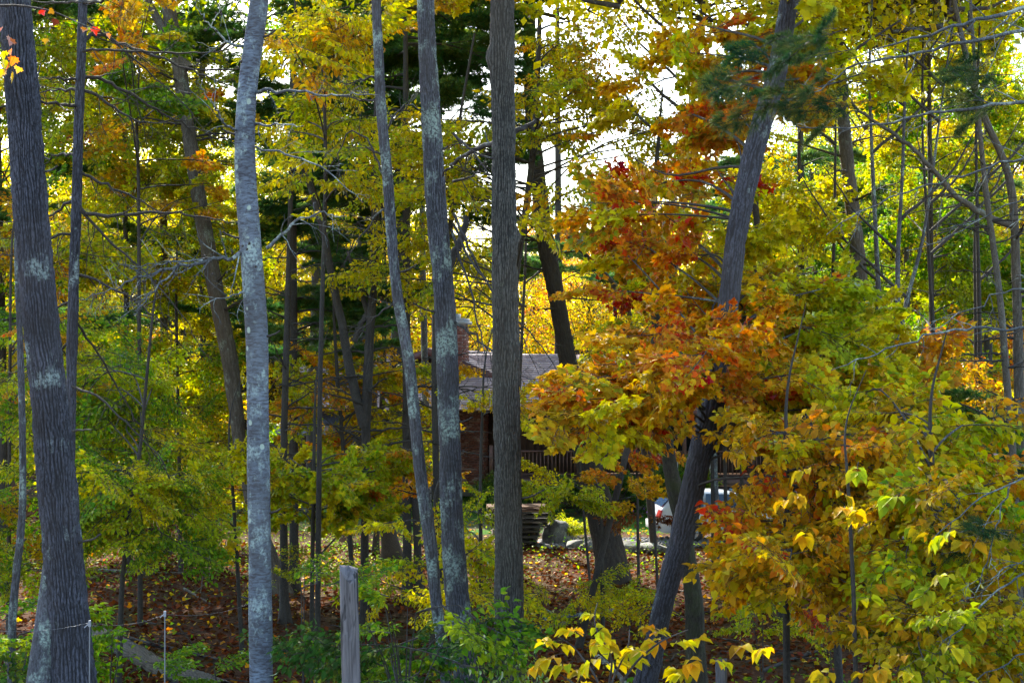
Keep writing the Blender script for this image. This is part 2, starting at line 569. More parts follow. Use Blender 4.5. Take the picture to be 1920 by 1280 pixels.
def make_needle_mid(seed):
    """pine bough seen from further off: flat plates of tufts"""
    r = np.random.default_rng(seed + 900)
    acc = Acc()
    L = 1.9
    tw = twigs(L, .45, 12, .02, seed=seed + 60, sub=True)
    pos, dr, rv = [], [], []
    for pts, r0 in tw:
        acc.tube(pts, np.linspace(r0, r0 * .4, len(pts)), 4, 0, cap=False)
        for i in range(len(pts) - 1):
            for t in np.linspace(0.2, 1, 4 if len(pts) < 6 else 3):
                q = pts[i] * (1 - t) + pts[i + 1] * t
                dv = (pts[i + 1] - pts[i]); dv = dv / np.linalg.norm(dv)
                n = 9
                pos.append(np.repeat(q[None], n, 0)); dr.append(r.normal(0, .6, (n, 3)) + dv + np.array([0, 0, .15])); rv.append(np.full(n, r.random()))
    T = (np.array([(-.05, 0, 0), (.05, 0, 0), (0, 1, -.06)], float), np.array([[0, 1, 2]]))
    pos = np.concatenate(pos); dr = np.concatenate(dr)
    place_leaves(acc, T, pos, dr, r.normal(0, 1, pos.shape), r.uniform(.13, .2, len(pos)), 1, np.concatenate(rv))
    return dict(mesh=acc.mesh('pine_bough', [BARK['twig'], LEAF['needle']]), L=L)


SPR['pine'] = [make_needle_mid(i) for i in range(4)]


def make_crown(seed, leaf=.16, n=3300, R=3.0, squash=1.15, gaps=34):
    """crown of a far tree: many leaf-sized faces in uneven clumps on short limbs"""
    r = np.random.default_rng(seed + 40)
    acc = Acc()
    C = []
    while len(C) < gaps:
        q = r.uniform(-1, 1, 3)
        l = np.linalg.norm(q)
        if .35 < l < 1: C.append(q * np.array([R, R, R * squash]))
    C = np.array(C)
    for c in C:
        st = np.array([0, 0, -R * squash * .9 + (c[2] + R * squash) * .35])
        midp = (st + c) / 2 + r.normal(0, .2, 3)
        acc.tube(np.array([st, midp, c]), [.05, .03, .012], 4, 0, cap=False)
    m = n // gaps
    pos, rv = [], []
    for c in C:
        s = r.uniform(.35, .85)
        q = r.normal(0, 1, (m, 3)) * np.array([s, s, s * .5]) + c
        pos.append(q); rv.append(np.clip(r.normal(r.uniform(.2, .8), .16, m), 0, 1))
    pos = np.concatenate(pos)
    N = len(pos)
    place_leaves(acc, T_SIMPLE, pos, r.normal(0, 1, (N, 3)) + np.array([0, 0, -.5]), r.normal(0, .7, (N, 3)) + np.array([0, 0, 1]),
                 leaf * r.uniform(.7, 1.25, N), 1, np.concatenate(rv))
    return acc.mesh('leafy_crown', [BARK['twig'], LEAF['yellow']])


CROWN = [make_crown(i, gaps=28 + 4 * i) for i in range(6)]


def set_leaf_mat(o, slot, key):
    o.material_slots[slot].link = 'OBJECT'
    o.material_slots[slot].material = LEAF[key]


def pick(pal):
    """pal: 'yellow' or [('yellow', w), ...]"""
    if isinstance(pal, str): return pal
    ks, ws = zip(*pal)
    return random.choices(ks, ws)[0]


def basis(yaw, pitch, roll):
    return Euler((pitch, roll, -yaw), 'XYZ')


def put_spray(parent, base, q, yaw, fam_, pal, scale=1.0, pitch=None, roll=None, name='leafy_twig'):
    sp = random.choice(SPR[fam_])
    o = link(name, sp['mesh'], parent, tuple(q - base))
    o.rotation_euler = (random.gauss(-.15, .38) if pitch is None else pitch, random.gauss(0, .6) if roll is None else roll, -yaw)
    s = scale * random.uniform(.85, 1.15)
    o.scale = (s, s, s)
    if pal != 'needle': set_leaf_mat(o, 1, pick(pal))
    return o


LEAFMESH = {}
def leaf_variants(key, T, mt):
    k = (key, mt)
    if k not in LEAFMESH:
        LEAFMESH[k] = [leaf_mesh('leaf', T, LEAF[mt], (i + .5) / 7) for i in range(7)]
    return LEAFMESH[k]


def put_spray_leaves(parent, base, q, yaw, fam_, pal, scale=1.0, budget=None):
    """same spray, but each leaf an object of its own on its twig"""
    sp = random.choice(SPR[fam_])
    pos, x, d, z, size, rv = sp['xf']
    E = Euler((random.gauss(-.15, .35), random.gauss(0, .5), -yaw)).to_matrix()
    R = np.array(E)
    o = link('twig', sp['twig'], parent, tuple(q - base))
    o.rotation_euler = E.to_euler(); o.scale = (scale,) * 3
    k = pick(pal)
    lv = leaf_variants(fam_, sp['T'], k)
    n = 0
    for i in range(len(pos)):
        if budget is not None and budget[0] <= 0: break
        p = R @ (pos[i] * scale) + q - base
        M = np.stack([x[i], d[i], z[i]], 1)
        M = R @ M * size[i] * scale
        lo = bpy.data.objects.new('leaf', lv[int(rv[i] * 6.99)])
        lo.parent = parent
        lo.matrix_local = Matrix(((*M[0], p[0]), (*M[1], p[1]), (*M[2], p[2]), (0, 0, 0, 1)))
        COL.objects.link(lo)
        if budget is not None: budget[0] -= 1
        n += 1
    return n


# ------------------------------------------------------------------ trees
def smooth_path(pts, n):
    pts = np.asarray(pts, float)
    s = np.concatenate([[0], np.cumsum(np.linalg.norm(np.diff(pts[:, :3], axis=0), axis=1))])
    t = np.linspace(0, s[-1], n)
    out = np.stack([np.interp(t, s, pts[:, k]) for k in range(pts.shape[1])], 1)
    k = max(3, int(n / max(2, len(pts)) * .8)) | 1
    pad = k // 2
    for c in range(out.shape[1]):
        a = out[:, c]
        ext = np.concatenate([2 * a[0] - a[pad:0:-1], a, 2 * a[-1] - a[-2:-pad - 2:-1]]) if pad and n > pad + 2 else a
        if len(ext) == n + 2 * pad: out[:, c] = np.convolve(ext, np.ones(k) / k, 'valid')
    return out


DENS_NEAR, DENS_MID = .46, .41


class Tree:
    def __init__(s, name, label, cat, group, pts, d, top=18.0, bark='brown', seg=20, step=.12, relief=.0, flare=1.5, furrow=14, bulges=(), base_y=None, toplean=None):
        """pts: [(px, py, width_px)] from top of what is seen to the bottom"""
        W = []
        pts = sorted(pts, key=lambda q: q[1])
        for px, py, wpx in pts:
            p = P(px, py, d)
            W.append([p[0], p[1], p[2], wpx / FPX * d / 2])
        W = np.array(W)                                   # top -> bottom
        # continue to the ground
        a, b = W[-2], W[-1]
        g = g1(b[0], b[1])
        if b[2] > g + .05:
            t = (b[2] - (g - .15)) / max(.05, (a[2] - b[2]))
            dx = np.clip((b[0] - a[0]) * t, -1.2, 1.2)
            W = np.vstack([W, [b[0] + dx, b[1], g - .15, b[3] * 1.08]])
        else:
            W[-1][2] = g - .12
        # continue upwards
        a, b = W[0], W[1]
        if top > a[2] + .5:
            h = top - a[2]
            sl = (a[0] - b[0]) / max(.3, a[2] - b[2])
            if toplean is not None: sl = toplean
            sl = np.clip(sl, -.35, .35)
            W = np.vstack([[a[0] + sl * h * .5 + .2, a[1] + .2, top, .02 if top > 9 else .003], [a[0] + sl * h * .3, a[1] + .1, a[2] + h * .5, a[3] * .6], W])
        s.W = W[::-1]                                     # bottom -> top
        s.base = np.array([s.W[0][0], s.W[0][1], g1(s.W[0][0], s.W[0][1])])
        s.root = root(name, label, cat, tuple(s.base), group)
        s.seed = random.randint(0, 9999)
        s.d = d
        H = s.W[-1][2] - s.W[0][2]
        # fine rings where the photograph looks, coarse above
        zvis = CAMZ + .29 * d
        n = int(min(zvis, s.W[-1][2]) / step) + 4
        path = smooth_path(s.W, max(n, 12) + 14)
        s.path = path
        zz = path[:, 2]
        rad = path[:, 3].copy() * (.94 if relief else 1)
        hgt = zz - s.base[2]
        rad *= 1 + (flare - 1) * np.exp(-np.clip(hgt, 0, None) / (rad[0] * 2.2 + .05))
        th = np.arange(seg) / seg * 2 * PI
        TH, ZZ = np.meshgrid(th, zz)
        disp = (vnoise(TH / (2 * PI) * 5, ZZ * 1.6, s.seed, 5) - .5) * rad[:, None] * .16
        disp += rad[:, None] * np.exp(-np.clip(hgt, 0, None) / .35)[:, None] * (vnoise(TH / (2 * PI) * 6, ZZ * .3, s.seed + 3, 6) - .3) * .8 * (flare - 1)
        hv = np.zeros_like(disp)
        if relief:
            T1_ = TH / (2 * PI)
            wob = (vnoise(T1_ * 9, ZZ * 3.0, s.seed + 5, 9) - .5) * 1.5 + (vnoise(T1_ * 18, ZZ * 12.0, s.seed + 6, 18) - .5) * 1.1
            rdg = np.abs(np.sin(PI * (T1_ * furrow + wob)))
            n1 = vnoise(np.mod(T1_ * furrow, furrow), ZZ * 11, s.seed + 7, furrow)
            n2 = vnoise(T1_ * furrow * 3, ZZ * 30, s.seed + 8, furrow * 3)
            big = vnoise(T1_ * 5, ZZ * 1.7, s.seed + 9, 5)
            hv = np.clip((rdg - .18) * 1.35, 0, 1) * np.clip(.05 + 1.45 * n1 + .25 * big, 0, 1) * (.5 + .7 * n2)
            hv = np.clip(hv, 0, 1)
            disp = disp + (hv - .5) * relief
        for bz, bth, br, bs in bulges:
            dd = (ZZ - bz) ** 2 / bs ** 2 + (np.angle(np.exp(1j * (TH - bth)))) ** 2 / .6 ** 2
            disp += br * np.exp(-dd)
        acc = Acc()
        pl = path[:, :3] - s.base
        acc.tube(pl, rad, seg, 0, disp=disp, cap=False)
        acc.r[-1] = hv.ravel() if relief else np.full(len(acc.v[-1]), .5)
        o = link('trunk', acc.mesh('trunk', [BARK[bark]], True), s.root)
        s.bark = bark

    def at(s, z):
        i = np.argmin(np.abs(s.path[:, 2] - z))
        return s.path[i, :3].copy(), s.path[i, 3]

    def limb(s, px_pts, r0, r1=.004, dd=None, d_off=0, twg=0, bark='twig', seg=7, name='branch', twl=.5, up=.0, jitter=.02, label=None):
        """limb through photo pixels, starting on this trunk; twg = number of bare side twigs"""
        d = s.d
        n = len(px_pts)
        pts = []
        for i, (px, py) in enumerate(px_pts):
            di = d + (dd or 0) * i / max(1, n - 1) + d_off
            pts.append(P(px, py, di))
        return s.limb_w(np.array(pts), r0, r1, twg, bark, seg, name, twl, up, jitter)

    def limb_w(s, pts, r0, r1=.004, twg=0, bark='twig', seg=6, name='branch', twl=.5, up=0, jitter=.02):
        r = random
        n = max(8, len(pts) * 4)
        q = smooth_path(pts, n)
        q[1:-1] += rng.normal(0, jitter, (n - 2, 3)) * .5
        acc = Acc()
        rad = np.linspace(r0, r1, n)
        acc.tube(q - s.base, rad, seg, 0, cap=False)
        for k in range(twg):
            t = .12 + .86 * (k + r.random()) / twg
            i = min(n - 2, int(t * (n - 1)))
            dv = q[i + 1] - q[i]; dv /= np.linalg.norm(dv) + 1e-9
            side = np.array([r.gauss(0, 1), r.gauss(0, .6), r.gauss(up, .8)])
            side -= dv * side.dot(dv); side /= np.linalg.norm(side) + 1e-9
            l = twl * (1.15 - t * .7) * r.uniform(.4, 1.2)
            e = dv * r.uniform(.5, 1.0) + side * .8
            tp = [q[i]]
            for j in range(5):
                tp.append(tp[-1] + e / np.linalg.norm(e) * l / 5)
                e = e + np.array([r.gauss(0, .18), r.gauss(0, .18), r.gauss(-.03, .15)])
            tp = np.array(tp)
            acc.tube(tp - s.base, np.linspace(max(.003, rad[i] * .42), .0016, 6), 4, 0, cap=False)
            for j in (2, 3, 4):
                f = e / np.linalg.norm(e) * .7 + np.array([r.gauss(0, .6), r.gauss(0, .4), r.gauss(0, .6)])
                acc.tube(np.array([tp[j], tp[j] + f * l * .16, tp[j] + f * l * .3 + np.array([0, 0, r.gauss(0, .02)])]) - s.base, [.0024, .002, .0014], 3, 0, cap=False)
        return link(name, acc.mesh(name, [BARK[bark]], True), s.root)

    def foliage(s, box, drange, nlimb, nsp, fam_, pal, scale=1.0, r0=.02, indiv=None, yawbias=None, density=None, rise=.35, kr=.55):
        """limbs that end inside the photo box, each carrying nsp leafy twigs; pal may be fn(px,py)->palette"""
        x0, y0, x1, y1 = box
        nlimb = max(1, round(nlimb * (DENS_NEAR if drange[0] < 20 else DENS_MID)))
        for k in range(nlimb):
            # stratified target
            for _try in range(20):
                px = x0 + (x1 - x0) * random.random(); py = y0 + (y1 - y0) * random.random()
                u = (px - (x0 + x1) / 2) / ((x1 - x0) / 2); v = (py - (y0 + y1) / 2) / ((y1 - y0) / 2)
                if u * u * u * u + v * v * v * v < 1.3 + random.random(): break
            d = random.uniform(*drange)
            e = P(px, py, d)
            gnd = g1(e[0], e[1]) + .15
            if e[2] < gnd: e[2] = gnd + random.random() * .3
            hd = math.hypot(e[0] - s.base[0], e[1] - s.base[1])
            z0 = max(s.base[2] + .3, min(e[2] - rise * hd * random.uniform(.5, 1.3), s.path[-1, 2] - .3))
            st, rr = s.at(z0)
            r_ = min(r0, max(.004, rr * .6))
            midp = st * .5 + e * .5 + np.array([random.gauss(0, .06 * hd), random.gauss(0, .06 * hd), random.gauss(.05, .04) * hd])
            n = 10
            q = smooth_path(np.array([st, st * .72 + midp * .28 + [0, 0, .02 * hd], midp, e]), n)
            acc = Acc()
            acc.tube(q - s.base, np.linspace(r_, .004, n), 5, 0, cap=False)
            br = link('branch', acc.mesh('branch', [BARK['twig']], True), s.root)
            dv = e - midp
            yaw0 = math.atan2(dv[0], dv[1])
            for j in range(nsp):
                t = 1 - kr * (j / max(1, nsp)) ** .9
                i = t * (n - 1); i0 = min(n - 2, int(i))
                b = q[i0] * (1 - (i - i0)) + q[i0 + 1] * (i - i0)
                yaw = yaw0 + (0 if j == 0 else random.choice((-1, 1)) * random.uniform(.4, 1.5))
                pl = pal(*proj(b)) if callable(pal) else pal
                if indiv is not None and indiv[0] > 0:
                    put_spray_leaves(br, s.base, b, yaw, fam_, pl, scale, indiv)
                else:
                    put_spray(br, s.base, b, yaw, fam_, pl, scale)

    def crown(s, z, R, pal, n=1, off=.0, names='crown'):
        for k in range(n):
            c, _ = s.at(z)
            c = c + np.array([random.gauss(0, off), random.gauss(0, off), random.gauss(0, off * .5)])
            c[2] = z + abs(random.gauss(0, off * .6)); c[1] += 2.0
            o = link(names, random.choice(CROWN), s.root, tuple(c - s.base))
            o.rotation_euler = (0, 0, random.uniform(0, 6.28))
            sc = R / 3.0
            o.scale = (sc * random.uniform(.9, 1.1), sc * random.uniform(.9, 1.1), sc * random.uniform(.85, 1.15))
            set_leaf_mat(o, 1, pick(pal))


def proj(q):
    dy = q[1]; dz = q[2] - CAMZ
    f = dy * math.cos(PITCH) + dz * math.sin(PITCH)
    v = -dy * math.sin(PITCH) + dz * math.cos(PITCH)
    return 960 + q[0] / f * FPX, 640 - v / f * FPX


# ------------------------------------------------------------------ ground
def grid_mesh(name, xs, ys, zfun, m, smooth=True):
    X, Y = np.meshgrid(xs, ys)
    Z = zfun(X, Y)
    V = np.stack([X, Y, Z], -1).reshape(-1, 3)
    nx, ny = len(xs), len(ys)
    i, j = np.meshgrid(np.arange(nx - 1), np.arange(ny - 1))
    a = (j * nx + i).ravel()
    F = np.stack([a, a + 1, a + nx + 1, a + nx], -1)
    acc = Acc(); acc.add(V, F)
    return link(name, acc.mesh(name, [m], smooth))


def soilmat():
    m, nt, b, L = mat('forest_floor')
    v = coords(nt)
    n1 = noise(nt, .5, 6, v, .6); n2 = noise(nt, 14, 6, v, .7)
    c = ramp(nt, n2, [(.3, (.03, .017, .012)), (.5, (.085, .042, .025)), (.7, (.16, .085, .05))])
    c = mix(nt, ramp(nt, n1, [(.45, (0, 0, 0)), (.7, (.7, .7, .7))]), c, (.045, .055, .02))
    L(c, b.inputs['Base Color']); b.inputs['Roughness'].default_value = 1; b.inputs['Specular IOR Level'].default_value = .05
    bump(nt, b, n2, .9, .05)
    return m


def lawnmat():
    m, nt, b, L = mat('lawn_turf')
    v = coords(nt)
    n1 = noise(nt, .35, 5, v, .6); n2 = noise(nt, 22, 5, v, .7)
    c = ramp(nt, n2, [(.3, (.03, .075, .012)), (.6, (.06, .15, .02)), (.8, (.1, .19, .03))])
    c = mix(nt, ramp(nt, n1, [(.48, (0, 0, 0)), (.58, (.85, .85, .85))]), c, (.13, .095, .06))
    L(c, b.inputs['Base Color']); b.inputs['Roughness'].default_value = 1; b.inputs['Specular IOR Level'].default_value = .05
    bump(nt, b, n2, .7, .03)
    return m


def gravelmat():
    m, nt, b, L = mat('gravel_bed')
    v = coords(nt)
    vo = nt.nodes.new('ShaderNodeTexVoronoi'); vo.inputs['Scale'].default_value = 16; L(v, vo.inputs['Vector'])
    se = nt.nodes.new('ShaderNodeSeparateColor'); L(vo.outputs['Color'], se.inputs[0])
    L(ramp(nt, se.outputs[0], [(0, (.06, .06, .065)), (1, (.24, .235, .24))]), b.inputs['Base Color'])
    b.inputs['Roughness'].default_value = .9
    bump(nt, b, vo.outputs['Distance'], .8, .05)
    return m


props(grid_mesh('ground', np.concatenate([[-500, -250, -120, -70], np.arange(-45, 46, .75), [70, 120, 250, 500]]),
                np.concatenate([[-60, -20], np.arange(0, 80, .75), [90, 110, 140, 180, 240, 330, 500]]), gz, soilmat()), kind='structure')
props(grid_mesh('lawn', np.arange(-9.5, 18, .5), np.arange(42.2, 56, .5),
                lambda x, y: gz(x, y) + .03 - .2 * np.clip((43.0 - y) + (vnoise(x * .8, y * .5, 4) - .5) * 1.2, 0, 1) , lawnmat()), kind='structure')


def drive_z(x, y):
    yc = 40.4 + .02 * x
    e = np.abs(y - yc) - 1.0 + (vnoise(x * .9, y * .9, 8) - .5) * .9
    return gz(x, y) + .05 - .35 * np.clip(e, 0, 1) - .3 * np.clip(-(x - .6), 0, 1)


props(grid_mesh('gravel_path', np.arange(-.5, 16, .3), np.arange(38, 43.2, .3), drive_z, gravelmat()), kind='structure')


def stone_acc(acc, c, s, seed, mi=0):
    r = np.random.default_rng(seed)
    u = np.array([[x, y, z] for x in (-1, 0, 1) for y in (-1, 0, 1) for z in (-1, 1)], float)
    import itertools
    q = r.normal(0, 1, (14, 3)); q /= np.linalg.norm(q, axis=1)[:, None]
    return q


ICO = None
def ico(sub=1):
    import bmesh
    bm = bmesh.new(); bmesh.ops.create_icosphere(bm, subdivisions=sub, radius=1)
    v = np.array([x.co[:] for x in bm.verts]); f = np.array([[y.index for y in x.verts] for x in bm.faces]); bm.free()
    return v, f


ICO1, ICO2, ICO3 = ico(1), ico(2), ico(3)


def rock_mesh(name, m, seed, sc, T=None):
    v, f = T or ICO3
    r = np.random.default_rng(seed)
    q = v.copy()
    for _ in range(9):                                   # planes chop the ball into facets
        n = r.normal(0, 1, 3); n /= np.linalg.norm(n); h = r.uniform(.55, .85)
        dd = q @ n - h
        q -= np.clip(dd, 0, None)[:, None] * n
    q += r.normal(0, .012, q.shape)
    a = Acc(); a.add(q * np.array(sc), f)
    return a.mesh(name, [m])


ROCK = simple('rock_grey', (.2, .2, .19), .9, .45, 3, b_=.6)
ROCKM = barkmat('rock_lichened', (.06, .06, .06), (.19, .185, .18), (.24, .27, .22), .5, vs=(6, 6, 6))
for px, py, d, sx, sz, lab in (
        (1046, 1012, 40.0, .42, .5, 'big pointed grey boulder right of the pallet stack'),
        (1078, 1020, 39.0, .35, .2, 'low grey rock beside the pointed boulder near the pallets'),
        (1180, 1036, 38.3, .4, .22, 'flat grey rock just right of the thick flared tree base'),
        (1228, 1042, 38.0, .55, .2, 'long pale slab of rock at the edge of the gravel near the leaning trunk'),
        (1258, 985, 43.6, .5, .18, 'pale bluish rock lying in the lawn left of the white car'),
        (1106, 1032, 38.6, .3, .17, 'small rock half hidden behind the thick flared tree base')):
    p = P(px, py, d)
    o = link('rock', rock_mesh('rock', ROCKM, int(px), (sx * 1.1, sx * .8, sz)))
    o.location = (p[0], p[1], g1(p[0], p[1]) + sz * .45)
    o.rotation_euler = (0, 0, px)
    props(o, lab, 'rock', 'rocks along the gravel')

# loose gravel stones: nobody could count them
acc = Acc()
N = 2600
gx = rng.uniform(.8, 12, N); gy = 40.4 + .02 * gx + rng.normal(0, .65, N)
gzz = drive_z(gx, gy)
v1, f1 = ICO1
for i in range(N):
    s = rng.uniform(.02, .06)
    acc.add(v1[:] * s * rng.uniform(.6, 1.2, 3) + [gx[i], gy[i], gzz[i] + s * .3], f1)
props(link('gravel', acc.mesh('gravel', [simple('gravel_stone', (.17, .17, .18), .9, .5, 1.3)])), 'loose pale grey gravel along the edge of the lawn', 'gravel', kind='stuff')

# grass blades
acc = Acc()
N = 42000
x = rng.uniform(-9.5, 17.5, N); y = rng.uniform(42.4, 53, N)
keep = vnoise(x * .5 + 7, y * .7, 21) + rng.random(N) * .35 > .38
x, y = x[keep], y[keep]; N = len(x)
T = (np.array([(-.06, 0, 0), (.06, 0, 0), (0, 1, -.1)], float), np.array([[0, 1, 2]]))
place_leaves(acc, T, np.stack([x, y, gz(x, y) + .02], 1), rng.normal(0, .35, (N, 3)) + [0, 0, 1], rng.normal(0, 1, (N, 3)), rng.uniform(.05, .13, N), 0,
             np.clip(vnoise(x * .4, y * .4, 5) + rng.normal(0, .1, N), 0, 1))
props(link('grass', acc.mesh('grass', [LEAF['grass']])), 'short green grass of the lawn in front of the house', 'grass', kind='stuff')


def litter(name, n, xr, yr, pal, size, lab, extra=0.0, T=T_SIMPLE, keepf=None, tilt=.45):
    x = rng.uniform(*xr, n); y = yr[0] + (yr[1] - yr[0]) * rng.random(n) ** 1.25
    if keepf is not None:
        k = keepf(x, y); x, y = x[k], y[k]
    n = len(x)
    acc = Acc()
    d = rng.normal(0, 1, (n, 3)); d[:, 2] *= .35
    nr = rng.normal(0, tilt, (n, 3)) + [0, 0, 1]
    z = gz(x, y) + rng.uniform(.005, .05, n) + extra
    place_leaves(acc, T, np.stack([x, y, z], 1), d, nr, size * rng.uniform(.6, 1.25, n), 0, rng.random(n))
    return props(link(name, acc.mesh(name, [LEAF[pal]])), lab, 'leaves', kind='stuff')


wood = lambda x, y: (y < 39.3) | (x < -8.5) | (x > 14) | (rng.random(len(x)) < .012)
litter('leaf_litter', 105000, (-17, 17), (12, 48), 'litter', .12, 'brown fallen leaves covering the floor of the wood', keepf=wood, tilt=.55)
litter('fallen_leaves', 4200, (-15, 15), (14, 44), 'orange', .1, 'freshly fallen orange and red leaves scattered over the brown litter', .03, T_MAPLE2,
       keepf=lambda x, y: vnoise(x * .5, y * .5, 12) > .45)
litter('fallen_yellow_leaves', 3600, (-15, 15), (14, 50), 'gold', .1, 'yellow leaves scattered over the litter and the lawn', .035, T_MAPLE2,
       keepf=lambda x, y: vnoise(x * .4 + 30, y * .4, 12) > .42)

acc = Acc()
for k in range(420):
    x = random.uniform(-13, 13); y = random.uniform(15, 41); a = random.uniform(0, 6.28); l = random.uniform(.2, 1.3)
    q = [np.array([x, y])]
    for j in range(4):
        a += random.gauss(0, .3); q.append(q[-1] + l / 4 * np.array([math.cos(a), math.sin(a)]))
    q = np.array(q); z = gz(q[:, 0], q[:, 1]) + .035 + rng.uniform(0, .04, 5)
    acc.tube(np.column_stack([q, z]), np.linspace(random.uniform(.006, .016), .003, 5), 4)
props(link('twig_litter', acc.mesh('twig_litter', [BARK['twig']])), 'dead twigs and sticks lying among the fallen leaves', 'twigs', kind='stuff')

# low ground cover (creepers and seedlings that read as a mass)
acc = Acc()
pos = []
for px, py, d, sp_, n in ((30, 1190, 17, .7, 1100), (0, 1120, 20, 1.0, 900), (300, 1200, 22, 1.6, 160),  (560, 1000, 36, 2.2, 900), (700, 1000, 38, 2.0, 900), (1120, 1040, 36, 2, 420),
                          (1060, 1110, 27, 1.6, 260), (240, 980, 36, 3.5, 1500), (100, 1000, 34, 3, 1200), (1800, 1100, 20, 2.6, 900), (1650, 1200, 17, 1.8, 500), (1500, 960, 34, 4, 1200), (1750, 940, 38, 5, 1400), (700, 1230, 18, .8, 420)):
    c = P(px, py, d)
    q = np.stack([rng.normal(c[0], sp_, n), rng.normal(c[1], sp_ * 1.2, n)], 1)
    z = gz(q[:, 0], q[:, 1]) + rng.random(n) ** 1.5 * .34 + .02
    pos.append(np.column_stack([q, z]))
pos = np.concatenate(pos)
n = len(pos)
place_leaves(acc, T_OVAL, pos, rng.normal(0, 1, (n, 3)) * [1, 1, .4], rng.normal(0, .35, (n, 3)) + [0, 0, 1], rng.uniform(.05, .11, n), 0, rng.random(n))
props(link('undergrowth', acc.mesh('undergrowth', [LEAF['green']])), 'low green seedlings and creepers covering patches of the wood floor', 'undergrowth', kind='stuff')


# ------------------------------------------------------------------ house
SIDING = simple('siding_dark_brown', (.055, .03, .024), .8, .3, 4)
TRIM = simple('trim_red_brown', (.11, .04, .032), .6, .2, 8)
RAIL = simple('rail_brown', (.1, .05, .04), .7, .25, 10)
BRICK = None
def brickmat():
    m, nt, b, L = mat('brick_red')
    oi = nt.nodes.new('ShaderNodeAttribute'); oi.attribute_name = 'rnd'
    c = ramp(nt, oi.outputs['Fac'], [(0, (.2, .055, .04)), (.4, (.3, .1, .07)), (.7, (.16, .06, .05)), (.9, (.36, .2, .17)), (1, (.45, .35, .33))])
    n = noise(nt, 40, 4, coords(nt))
    c = mix(nt, math_(nt, 'MULTIPLY', n, .4), c, (.12, .06, .05))
    L(c, b.inputs['Base Color']); b.inputs['Roughness'].default_value = .9
    return m


BRICK = brickmat()
MORTAR = simple('mortar_grey', (.3, .28, .27), .95, .15, 20)
CONC = simple('concrete', (.34, .35, .36), .9, .15, 5)
GLASSD, nt_, b_, L_ = mat('window_glass'); b_.inputs['Base Color'].default_value = (.02, .025, .03, 1); b_.inputs['Roughness'].default_value = .06


def shinglemat():
    m, nt, b, L = mat('roof_shingle')
    a = nt.nodes.new('ShaderNodeAttribute'); a.attribute_name = 'rnd'
    c = ramp(nt, a.outputs['Fac'], [(0, (.2, .13, .13)), (.5, (.31, .22, .22)), (1, (.42, .31, .3))])
    n = noise(nt, 60, 3, coords(nt))
    c = mix(nt, math_(nt, 'MULTIPLY', n, .35), c, (.34, .28, .28))
    L(c, b.inputs['Base Color']); b.inputs['Roughness'].default_value = .6
    return m


SHING = shinglemat()
HP = P(805, 653, 53.0)                       # gable peak
hz0 = g1(HP[0], HP[1])
house = root('house', 'dark brown house with lilac grey shingle roof and brick chimney behind the trees', 'house', (HP[0], HP[1], hz0), rz=math.radians(-20))
HZ = HP[2] - hz0                              # peak height over the ground
# local frame: x = along the gable to the right, y = along the ridge away from the camera
pitch = math.radians(20.5)
def rz_at(x): return HZ - abs(x) * math.tan(pitch)


def shingles(parent, name, xa, xb, ya, yb, zfun, along='x', gauge=.25, w=.34, seed=0):
    """courses of overlapping shingles; slope runs along x (down from xa to xb), courses run along y"""
    r = random.Random(seed)
    acc = Acc()
    slope = (zfun(xb) - zfun(xa)) / (xb - xa)
    L_ = math.hypot(xb - xa, zfun(xb) - zfun(xa))
    nC = int(L_ / gauge)
    ux = (xb - xa) / L_; uz = (zfun(xb) - zfun(xa)) / L_
    nx, nz = -uz * (1 if ux > 0 else -1), abs(ux)
    for c in range(nC):
        s0 = c * gauge; s1 = s0 + gauge * 1.25
        y = ya - r.random() * w * .5
        h0, h1 = .006, .045
        rows = []
        while y < yb:
            y2 = min(yb, y + w * r.uniform(.9, 1.1)); yy = max(ya, y)
            if y2 - yy > .02:
                v = []
                lift = r.uniform(0, .006); s1_ = s1 + r.uniform(-.006, .006)
                for (s, h) in ((s0, h0), (s1_, h1 + lift), (s1_, h1 + lift - .032)):
                    for q in (yy, y2 - .006):
                        v.append((xa + ux * s + nx * h, q, zfun(xa) + uz * s + nz * h))
                acc.add(v, [[0, 1, 3, 2], [2, 3, 5, 4]], 0, np.full(6, r.random()))
            y = y2
    o = link(name, acc.mesh(name, [SHING]), parent)
    return props(o, kind='stuff')


RL = 14.0                                    # ridge length
acc = Acc()
for sgn, half in ((1, 5.2), (-1, 6.2)):
    x0, x1 = 0, sgn * half
    za, zb = HZ - .02, HZ - half * math.tan(pitch) - .02
    v = [(x0, -.1, za), (x1, -.1, zb), (x1, RL, zb), (x0, RL, za)]
    v += [(a, b, c - .16) for a, b, c in v]
    acc.add(v, [[0, 1, 2, 3], [4, 7, 6, 5], [0, 4, 5, 1], [1, 5, 6, 2], [2, 6, 7, 3], [3, 7, 4, 0]])
rf = link('roof', acc.mesh('roof', [TRIM]), house)
shingles(rf, 'shingle_courses', .02, 5.25, -.12, RL, lambda x: HZ - x * math.tan(pitch) + .01, seed=1)
shingles(rf, 'shingle_courses', -.02, -6.25, -.12, RL, lambda x: HZ + x * math.tan(pitch) + .01, seed=2)
# fascia boards along the rakes
for sgn, half in ((1, 5.25), (-1, 6.25)):
    acc = Acc()
    v = []
    for x in (0, sgn * half):
        z = HZ - abs(x) * math.tan(pitch)
        for yy in (-.16, -.105):
            v += [(x, yy, z - .24), (x, yy, z + .012)]
    acc.add(v, [[0, 1, 5, 4], [2, 6, 7, 3], [1, 3, 7, 5], [0, 4, 6, 2], [4, 5, 7, 6]])
    link('fascia_board', acc.mesh('fascia_board', [TRIM]), house)
